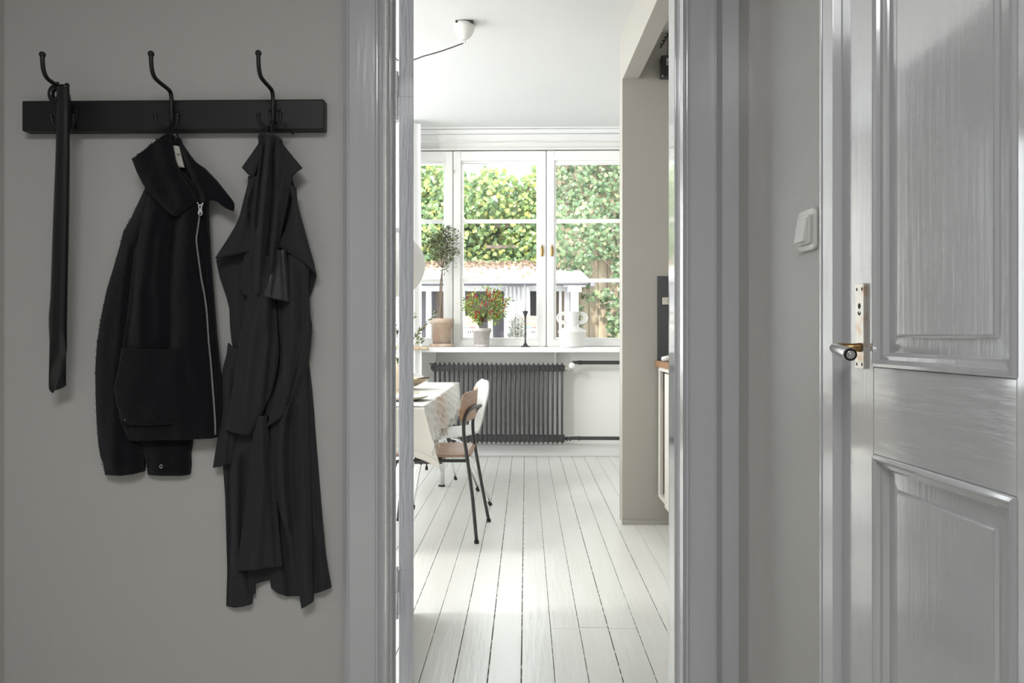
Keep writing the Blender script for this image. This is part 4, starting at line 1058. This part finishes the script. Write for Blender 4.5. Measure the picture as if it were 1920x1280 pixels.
m = MB(); m.prism([(373.5, 399), (377.5, 398.5), (377.5, 402), (373.5, 402)], lambda x, y, d: P(x, y, zy-0.003-d), 0.0005); m.prism([(374, 385), (376, 385), (376, 390), (374, 390)], lambda x, y, d: P(x, y, zy-0.003-d), 0.0005); m.build('slider_hole', M_DARKHOLE, zl)
pk_ = garment('pocket', jk, M_WOOL, [(228, 652), (260, 655), (300, 656), (349, 652)], [(349, 652), (351, 720), (351, 765), (347, 780), (338, 790), (325, 795)], [(240, 796), (280, 797), (325, 795)],
        [(228, 652), (222, 690), (214, 728), (218, 755), (228, 785), (240, 796)], 0.064, 0.009, nu=40, nv=50, thick=0.012, ridges=[([(330, 652), (335, 790)], 20, 0.003)])
m = MB(); m.sphere(P(234, 787, YC-0.077), 0.0014, 6); m.build('lint', M_LABEL, jk)
m = MB(); q = P(302, 874, YC-0.034); 
pts = [q+Vector((0.0035*math.cos(R(30*i)), 0, 0.0045*math.sin(R(30*i)))) for i in range(13)]
m.tube(pts, 0.0012, 6, cap=False); m.build('snap_button', M_CHROME, jk)
m = MB(); pz_ = 1.888
X2 = PX(322.5, 1.915)
m.tube(tube_curve([P(318, 250, 1.905), P(319, 240, 1.90), P(319.5, 232, 1.897), P(325, 229, 1.896), P(330, 233, 1.897), P(331, 243, 1.90), P(334, 262, 1.905)]), 0.0022, 8); m.build('hanging_loop', M_WOOL, jk)
# loose fibres along the wool edges
m = MB(); random.seed(9)
for pl_ in ([(258, 382), (231, 434), (213, 500), (190, 590), (180, 650), (179, 740), (184, 830), (196, 888)], [(389, 400), (396, 530), (404, 630), (413, 710)], [(247, 298), (300, 257)], [(365, 303), (437, 380)], [(260, 825), (300, 826), (355, 826)], [(266, 840), (269, 885)], [(360, 830), (355, 885)], [(277, 860), (277, 888)]):
    for i in range(int(14+len(pl_)*5)):
        x, y = pl_at(pl_, random.random()); p = P(x, y, YC-0.032)
        q = p+Vector((random.uniform(-.0035, .0035), random.uniform(-.003, .002), random.uniform(-.003, .0035)))
        m.tube([p, p.lerp(q, .5)+rv()*0.001, q], [0.0011, 0.0008, 0.0004], 4)
fz = m.build('loose_fibres', M_WOOL, jk); fz['kind'] = 'stuff'

# ---- long coat
ct = thing('long_coat', 'long charcoal coat with wide collar on the right hook', 'coat', tuple(P(505, 250, 1.90)))
Lm = [(488, 262), (478, 290), (470, 325), (463, 350), (455, 380), (449, 405), (440, 425), (425, 450), (410, 475), (405, 488), (412, 520), (425, 558), (430, 580), (431, 610), (434, 640), (438, 657), (432, 700), (424, 780), (418, 875), (422, 930), (424, 1000), (426, 1070), (424, 1136)]
Rm = [(526, 262), (540, 300), (546, 332), (553, 360), (555, 378), (562, 410), (575, 450), (588, 500), (592, 516), (585, 540), (577, 562), (578, 585), (582, 605), (583, 625), (578, 645), (574, 657), (580, 700), (587, 770), (593, 850), (597, 900), (603, 975), (609, 1040), (613, 1065), (620, 1102)]
Bm = [(424, 1136), (440, 1139), (456, 1137), (471, 1133), (472, 1116), (477, 1114), (477, 1095), (490, 1091), (506, 1087), (508, 1102), (520, 1112), (538, 1118), (559, 1117), (575, 1116), (600, 1110), (620, 1102)]
cbody = garment('body', ct, M_COAT, [(488, 262), (505, 258), (526, 262)], Rm, Bm, Lm, 0.018, 0.014, nu=110, nv=240, thick=0.010,
    ridges=[([(431, 880), (432, 1000), (427, 1130)], 4, -0.007), ([(443, 860), (445, 1060)], 9, 0.010), ([(458, 870), (452, 1000), (470, 1110)], 7, -0.008),
            ([(517, 870), (530, 1000), (545, 1110)], 9, -0.012), ([(597, 1000), (605, 1095)], 8, 0.008), ([(500, 1060), (505, 1090)], 20, -0.008),
            ([(589, 760), (598, 1000)], 5, -0.004), ([(440, 520), (445, 640)], 10, 0.005)])
# right hanging front fold
garment('front_panel', ct, M_COAT, [(520, 560), (574, 560)], [(574, 560), (583, 610), (580, 650), (574, 700), (577, 760), (579, 830), (581, 900), (584, 980), (586, 1060), (586, 1129)],
    [(565, 1141), (575, 1136), (586, 1129)], [(520, 560), (522, 640), (523, 700), (505, 780), (503, 840), (512, 900), (524, 960), (537, 1000), (545, 1040), (553, 1085), (561, 1115), (565, 1141)], 0.034, 0.010, nu=50, nv=160,
    ridges=[([(574, 640), (560, 700), (546, 745), (532, 790), (528, 850), (531, 920), (538, 980)], 6, 0.014), ([(545, 760), (545, 900), (560, 1080)], 7, -0.008), ([(566, 780), (572, 950), (578, 1110)], 7, 0.010), ([(560, 590), (556, 660)], 12, 0.006)])
# centre flap
garment('front_panel', ct, M_COAT, [(478, 780), (500, 780)], [(500, 780), (506, 830), (512, 880), (517, 930), (522, 1000), (528, 1062)], [(445, 1069), (465, 1070), (480, 1068), (500, 1064), (528, 1062)],
    [(478, 780), (472, 840), (464, 910), (457, 970), (450, 1020), (445, 1069)], 0.044, 0.009, nu=40, nv=90, ridges=[([(488, 790), (492, 900), (480, 1060)], 10, 0.009), ([(505, 850), (520, 1050)], 6, -0.006)])
# belt flap at left
garment('belt_end', ct, M_COAT, [(427, 643), (433, 650), (440, 652), (452, 655)], [(452, 655), (450, 700), (446, 790), (440, 830), (437, 864)], [(399, 877), (412, 875), (425, 871), (437, 864)],
    [(427, 643), (425, 662), (419, 685), (414, 710), (413, 745), (416, 775), (411, 800), (406, 830), (399, 877)], 0.030, 0.007, nu=24, nv=60, ridges=[([(430, 700), (428, 780), (420, 860)], 6, 0.006)])
# sleeves
garment('sleeve', ct, M_COAT, [(472, 480), (520, 480)], [(520, 480), (516, 560), (520, 620), (523, 655), (520, 690), (513, 720), (505, 745), (497, 760), (488, 785), (480, 800), (473, 812)],
    [(422, 805), (436, 810), (450, 814), (462, 815), (473, 812)], [(472, 480), (466, 540), (456, 600), (448, 640), (442, 690), (434, 740), (428, 775), (422, 805)], 0.052, 0.018, nu=50, nv=110,
    ridges=[([(490, 520), (472, 640), (455, 780)], 13, 0.009), ([(512, 560), (510, 640), (500, 740)], 5, -0.010), ([(505, 480), (498, 600)], 8, 0.006)])
garment('sleeve', ct, M_COAT, [(520, 470), (578, 490)], [(578, 490), (577, 540), (579, 590), (583, 620), (575, 655), (560, 695), (546, 740), (535, 780)], [(500, 800), (535, 780)],
    [(520, 470), (520, 560), (524, 640), (528, 690), (512, 760), (500, 800)], 0.050, 0.014, nu=40, nv=90, ridges=[([(528, 560), (528, 700)], 6, -0.012), ([(545, 500), (548, 620), (536, 740)], 10, 0.010), ([(566, 520), (568, 620)], 6, -0.005)])
# lapel / storm flaps
garment('lapel', ct, M_COAT, [(465, 330), (500, 330)], [(500, 330), (490, 400), (482, 470), (478, 545)], [(455, 552), (465, 556), (478, 545)], [(465, 330), (462, 400), (458, 470), (452, 520), (450, 540), (455, 552)], 0.046, 0.008, nu=24, nv=60,
    ridges=[([(480, 340), (470, 500)], 7, 0.006)])
garment('storm_flap', ct, M_COAT, [(468, 335), (480, 335)], [(480, 335), (466, 380), (466, 410), (474, 440), (478, 468)], [(403, 484), (420, 481), (445, 476), (462, 472), (478, 468)],
    [(468, 335), (455, 380), (449, 405), (440, 425), (425, 450), (412, 470), (403, 484)], 0.058, 0.007, nu=40, nv=60, ridges=[([(466, 360), (460, 400), (440, 465)], 12, 0.006)])
garment('storm_flap', ct, M_COAT, [(540, 345), (553, 350)], [(553, 350), (555, 378), (562, 405), (572, 440), (580, 470), (586, 490), (590, 511)], [(520, 461), (532, 468), (548, 480), (570, 492), (590, 511)],
    [(540, 345), (548, 375), (545, 400), (535, 430), (520, 461)], 0.060, 0.007, nu=40, nv=60, ridges=[([(552, 400), (560, 470)], 12, 0.005)])
# bunched centre folds
garment('gathered_back', ct, M_COAT, [(491, 256), (505, 254), (522, 258)], [(522, 258), (535, 290), (545, 335), (540, 370), (532, 410), (524, 450), (518, 500), (510, 535), (500, 560)], [(468, 545), (484, 552), (500, 560)],
    [(491, 256), (486, 300), (478, 350), (474, 400), (475, 450), (473, 500), (468, 545)], 0.066, 0.012, nu=70, nv=120,
    ridges=[([(505, 270), (500, 330), (490, 430), (484, 550)], 6, 0.014), ([(497, 275), (490, 340), (482, 420)], 4, -0.014), ([(513, 275), (514, 360), (505, 470), (498, 550)], 4.5, -0.013), ([(520, 290), (528, 350), (518, 420), (508, 500)], 5, 0.012), ([(527, 330), (524, 400)], 3, -0.008)])
# satin lining spilling out
garment('lining', ct, M_SATIN, [(512, 470), (536, 466)], [(536, 466), (540, 500), (541, 530), (543, 567)], [(488, 556), (500, 557), (515, 561), (530, 564), (543, 567)],
    [(512, 470), (509, 500), (502, 520), (494, 538), (488, 547), (488, 556)], 0.082, 0.008, nu=36, nv=40, thick=0.008, ridges=[([(530, 475), (536, 560)], 5, 0.007), ([(515, 490), (505, 550)], 5, -0.006)])['label'] = 'shiny satin lining'
# collar wings and top knot
garment('collar', ct, M_COAT, [(490, 256), (500, 262)], [(500, 262), (488, 300), (476, 332)], [(453, 314), (466, 328), (476, 332)], [(490, 256), (488, 264), (470, 290), (453, 314)], 0.056, 0.006, nu=24, nv=36, thick=0.008)
garment('collar', ct, M_COAT, [(510, 258), (524, 261)], [(524, 261), (534, 275), (550, 295), (566, 314)], [(540, 334), (546, 331), (555, 321), (566, 314)], [(510, 258), (525, 295), (540, 334)], 0.060, 0.006, nu=24, nv=36, thick=0.008)
m = MB()
m.tube(tube_curve([P(489, 268, 1.895), P(488, 256, 1.893), P(492, 251.5, 1.892), P(498, 255, 1.892), P(508, 256, 1.893), P(518, 258, 1.893), P(528, 266, 1.897)]), 0.0055, 10); m.build('collar_fold', M_COAT, ct)
m = MB(); m.tube(tube_curve([P(497, 254, 1.892), P(499, 244, 1.892), P(501.5, 235, 1.893), P(505, 233.5, 1.894), P(508, 236, 1.893), P(511, 254, 1.892)]), 0.0016, 8); m.build('hanging_loop', M_COAT, ct)

# ================================================================== OUTSIDE
GZ = -0.5
struct('ground', MB().box(-14, 14, 6.97, 30, GZ-0.2, GZ), M_PAVE)
struct('wall_outside', MB().box(-3.3, 2.2, 6.965, 6.968, -0.6, 0.9), M_SHEDW)
random.seed(31)
def ivy(mb, x0, x1, topfn, z0, Y, n, L, depth, hole=None):
    for i in range(n):
        x = random.uniform(x0, x1); zt = topfn(x); z = z0+(zt-z0)*random.random()**0.9
        if hole and hole(x, z): continue
        y = Y-random.random()*depth - 0.25*math.sin(x*2.3)*math.sin(z*2.9)
        nrm = Vector((random.uniform(-.7, .7), -1, random.uniform(-.3, 1.0))).normalized()
        d = Vector((random.uniform(-1, 1), random.uniform(-.3, .3), random.uniform(-1.2, 0.3)))
        leaf_poly(mb, Vector((x, y, z)), d, nrm, L*random.uniform(0.7, 1.35), 0, 'ivy')
# left and centre ivy hedge on a slatted fence
YH = 14.2
hx0, hx1 = PX(640, YH), PX(1032, YH)
def top1(x):
    px = 986+x*1400/YH
    base = 300 if px < 850 else (318 if px < 872 else (338 + 8*math.sin(px*0.06) if px < 985 else 338-(px-985)*0.9))
    return PZ(base+9*math.sin(px*0.35), YH)
hd = thing('ivy_hedge', 'tall yellow-green ivy hedge behind the shed, middle of window', 'hedge', ((hx0+hx1)/2, YH, GZ))
m = MB(); ivy(m, hx0-2.5, hx1+0.3, top1, 0.6, YH, 21000, 0.125, 0.7)
m.build('foliage', M_IVY, hd)
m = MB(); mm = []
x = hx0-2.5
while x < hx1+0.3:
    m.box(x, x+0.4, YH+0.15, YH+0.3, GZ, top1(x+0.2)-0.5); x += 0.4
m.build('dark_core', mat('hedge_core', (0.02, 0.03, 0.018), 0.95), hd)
fn_ = thing('slatted_fence', 'brown wooden slats showing through the ivy hedge', 'fence', (0, YH-0.5, GZ))
m = MB()
for (px0, px1, py) in ((955, 1003, 353), (925, 985, 423), (912, 972, 462), (890, 935, 388)):
    a_, b_ = PX(px0, YH-0.5), PX(px1, YH-0.5); z = PZ(py, YH-0.5); m.box(a_, b_, YH-0.47, YH-0.43, z-0.03, z+0.03)
0 and m.box(PX(929, YH-.74), PX(933, YH-.74), YH-0.5, YH-0.72, GZ, PZ(350, YH-.74)); 0 and m.box(PX(985, YH-.74), PX(988, YH-.74), YH-0.5, YH-0.72, GZ, PZ(350, YH-.74))
m.build('slats', M_FENCE, fn_, 0.003)
# right ivy wall, closer
YI = 12.3
ix0, ix1 = PX(1020, YI), PX(1230, YI)
iv = thing('ivy_wall', 'dense darker ivy climbing a boundary wall at right of window', 'ivy', ((ix0+ix1)/2, YI, GZ))
def hole(x, z):
    px = 986+x*1400/YI; py = 627-(z-H)*1400/YI
    return (1105 < px < 1142 and 490 < py < 545) or (1092 < px < 1136 and 565 < py < 640) or (1085 < px < 1120 and 540 < py < 580 and random.random() < .6)
m = MB(); ivy(m, ix0, ix1+2, lambda x: 5.0, GZ, YI, 12500, 0.105, 0.4, hole); m.build('foliage', M_IVY2, iv)
m = MB(); random.seed(41)
for i in range(16):
    p = Vector((random.uniform(ix0, ix1), YI-0.42, random.uniform(0.8, 4.3))); pts = [p]
    for k in range(5): p = p+Vector((random.uniform(-.18, .18), random.uniform(-.02, .02), random.uniform(-.05, .28))); pts.append(p)
    m.tube(tube_curve(pts, 3), 0.006, 5)
m.build('vine_stems', M_FENCE, iv)
m = MB(); x = ix0
while x < ix1+2: m.box(x+0.003, x+0.147, YI+0.12, YI+0.16, GZ, 4.9); x += 0.15
m.box(ix0, ix1+2, YI+0.155, YI+0.18, GZ, 4.9)
m.build('board_wall', M_TAN, iv, 0.003)

# shed
YS = 11.0
sh = thing('garden_shed', 'low white lean-to shed with pale roof in the garden', 'shed', (PX(940, YS), YS, GZ))
zg = PZ(532.5, YS)
xs_l, xs_r = PX(560, YS), PX(1110, YS-0.3)
rz1 = PZ(497, 13.0)
m = MB(); 
for i in range(14):
    xa = xs_l+(xs_r-xs_l)*i/14; xb = xs_l+(xs_r-xs_l)*(i+1)/14
    xb_back = PX(1078, 13.0) if i == 13 else xb; xa_b = xa
    m.add([(xa+.005, YS-0.3, zg+0.02), (xb-.005, YS-0.3, zg+0.02), (min(xb_back, PX(1078, 13.0)+.0), 13.0, rz1), (min(xa_b, PX(1078, 13)-.1), 13.0, rz1),
           (xa+.005, YS-0.3, zg-0.02), (xb-.005, YS-0.3, zg-0.02), (min(xb_back, PX(1078, 13.0)), 13.0, rz1-.04), (min(xa_b, PX(1078, 13)-.1), 13.0, rz1-.04)],
          [(0, 1, 2, 3), (7, 6, 5, 4), (0, 4, 5, 1), (1, 5, 6, 2), (2, 6, 7, 3), (3, 7, 4, 0)])
m.build('roof', M_SHEDROOF, sh)
m = MB(); m.tube([(xs_l, YS-0.36, zg-0.012), (xs_r, YS-0.36, zg-0.012)], 0.022, 10); m.box(xs_r-0.03, xs_r+0.03, YS-0.4, YS-0.3, zg-0.06, zg+0.03); m.build('gutter', M_SHEDD, sh)
m = MB(); m.box(xs_l, PX(1090, YS), YS-0.05, YS+0.02, PZ(546, YS), zg-0.02)
for (a_, b_) in ((776, 790), (799, 809), (835, 872), (918, 924), (1008, 1042), (1048, 1053), (1058, 1068), (915, 918)):
    m.box(PX(a_, YS), PX(b_, YS), YS-0.03, YS+0.05, GZ, PZ(545, YS))
m.build('frame', M_SHEDW, sh, 0.006)
m = MB()
for (a_, b_) in ((560, 776), (790, 835), (868, 1010)):
    m.box(PX(a_, YS+.3), PX(b_, YS+.3), YS+0.3, YS+0.34, GZ, zg-0.02)
m.build('dark_panel', M_SHEDD, sh)
m = MB()
for (a_, b_) in ((818, 834), (1040, 1049), (1052, 1060)): m.box(PX(a_, YS+.2), PX(b_, YS+.2), YS+0.2, YS+0.24, GZ, zg-0.03)
m.build('brown_slat', M_SHEDB, sh, 0.004)
m = MB(); m.box(xs_l, PX(1062, 13), 12.95, 13.0, GZ, rz1-0.05); m.build('back_wall', M_SHEDD, sh)
m = MB(); cx_, cy_ = PX(1077, YS-.2), YS-0.2
m.box(cx_-0.055, cx_+0.055, cy_-0.055, cy_+0.055, GZ, PZ(548, YS-.2)); m.box(cx_-0.10, cx_+0.10, cy_-0.07, cy_+0.07, PZ(548, YS-.2), PZ(538, YS-.2)); m.box(cx_-0.16, cx_+0.16, cy_-0.07, cy_+0.07, PZ(538, YS-.2), zg-0.03)
m.build('corner_post', M_SHEDW, sh, 0.01)
# white drape in the shed
m = MB(); m.grid(lambda u, v: Vector((PX(945, YS-.05)+(PX(994, YS-.05)-PX(945, YS-.05))*u*(1-0.12*v*(1-u)), YS-0.10+0.02*math.sin(u*40), GZ+0.05+(zg-0.05-GZ-0.05)*v)), 60, 4)
tag(m.build('shed_curtain', M_SHEDW, origin=(PX(945, YS), YS, GZ)), 'thin white curtain hanging across the shed front', 'curtain')
m = MB(); m.grid(lambda u, v: Vector((PX(789, YS)+(PX(800, YS)-PX(789, YS))*u, YS-0.06+0.02*math.sin(u*20), GZ+0.05+(PZ(546, YS)-GZ-0.05)*v)), 20, 4)
# leaf litter on the roof
lt = MB(); random.seed(51)
for i in range(900):
    t = 1-abs(random.gauss(0, 0.22)); 
    if random.random() < .2: t = random.random()
    if t < 0: continue
    x = random.uniform(xs_l, PX(1030, 13)); y = YS-0.3+(2.28)*t; z = zg+0.03+(rz1-zg)*t
    leaf_poly(lt, Vector((x, y, z+random.random()*0.05)), rv(), Vector((0, 0, 1))+rv()*.6, 0.10, 0, 'ivy')
tag(lt.build('leaf_litter', M_DEADLEAF, origin=(0, 12, zg)), 'brown fallen leaves scattered on the pale shed roof', 'fallen leaves', kind='stuff')
# boxes on a bench in front of the shed
bn = thing('garden_bench', 'low bench in front of the shed carrying the cardboard boxes', 'bench', (PX(930, 10.6), 10.6, GZ))
bzt = 0.72
m = MB(); m.box(PX(840, 10.6), PX(1030, 10.6), 10.4, 10.85, bzt-0.04, bzt); m.build('seat', M_SHEDW, bn)
for px in (845, 1025): MB().box(PX(px, 10.6)-.03, PX(px, 10.6)+.03, 10.42, 10.83, GZ, bzt-0.04).build('leg', M_SHEDW, bn)
for (a_, b_, lab) in ((858, 896, 'printed cardboard box behind the chili plant'), (977, 1016, 'printed cardboard box behind the candle holder')):
    Yb = 10.5; xa, xb = PX(a_, Yb), PX(b_, Yb); zt = PZ(592, Yb)
    b_o = thing('cardboard_box', lab, 'box', (xa, Yb, bzt), 'printed boxes on the bench')
    zmid = PZ(612, Yb)
    MB().box(xa, xb, Yb, Yb+0.28, zmid, zt).build('lid', M_CARD, b_o, 0.003)
    MB().box(xa, xb, Yb, Yb+0.28, bzt, zmid).build('carton', M_CARDW, b_o, 0.003)
    MB().box(xa+0.01, (xa+xb)/2, Yb-0.002, Yb, PZ(615, Yb), PZ(612.5, Yb)).build('green_strip', M_GREENP, b_o)
    MB().box((xa+xb)/2+0.01, xb-0.03, Yb-0.002, Yb, PZ(615, Yb), PZ(612.5, Yb)).build('red_strip', M_REDP, b_o)
    xm = (xa+xb)/2
    MB().box(xm-0.07, xm+0.06, Yb-0.002, Yb, PZ(602.5, Yb), PZ(601, Yb)).build('white_print', M_CARDW, b_o)
    MB().box(xm, xm+0.018, Yb-0.002, Yb, PZ(624, Yb), PZ(621, Yb)).box(xm+0.03, xm+0.048, Yb-0.002, Yb, PZ(624, Yb), PZ(620, Yb)).build('ink_mark', M_INK, b_o)
# grey fern
fp = P(968, 632, 10.2)
fe = thing('garden_fern', 'greyish feathery plant in front of the shed curtain', 'plant', (fp.x, 10.2, GZ))
m = MB(); st_ = MB(); random.seed(61)
for i in range(9):
    e = P(958+i*3.2+random.uniform(-2, 2), 588+abs(i-4)*3, 10.2+random.uniform(-.1, .1)); b0 = Vector((fp.x, 10.2, GZ)); md = Vector((fp.x*.3+e.x*.7, 10.2, e.z-.3))
    st_.tube([b0, md, e], [.008, .005, .002], 5)
    for k in range(26): p = md.lerp(e, k/25); leaf_poly(m, p, Vector((random.choice([-1, 1]), random.uniform(-.5, .5), .6)), Vector((0, -1, 0)), 0.10*(1.1-k/30), 0.008)
m.build('fronds', M_FERN, fe); st_.build('stems', M_BARK, fe)

# ================================================================== ROOM LIGHTS
# hall ceiling lamp behind the camera
light('hall_ceiling_lamp', 'AREA', (-0.30, -0.5, 2.58), (0, 0, 0), 25.5, (0.985, 0.99, 1.0), size=0.9)
light('kitchen_fill_light', 'AREA', (-2.15, 2.75, 2.6), (R(38), 0, R(-25)), 36, (1, 0.99, 0.98), size=0.5)  # added off-frame fill without a fixture, brightens the window wall and chairs
#
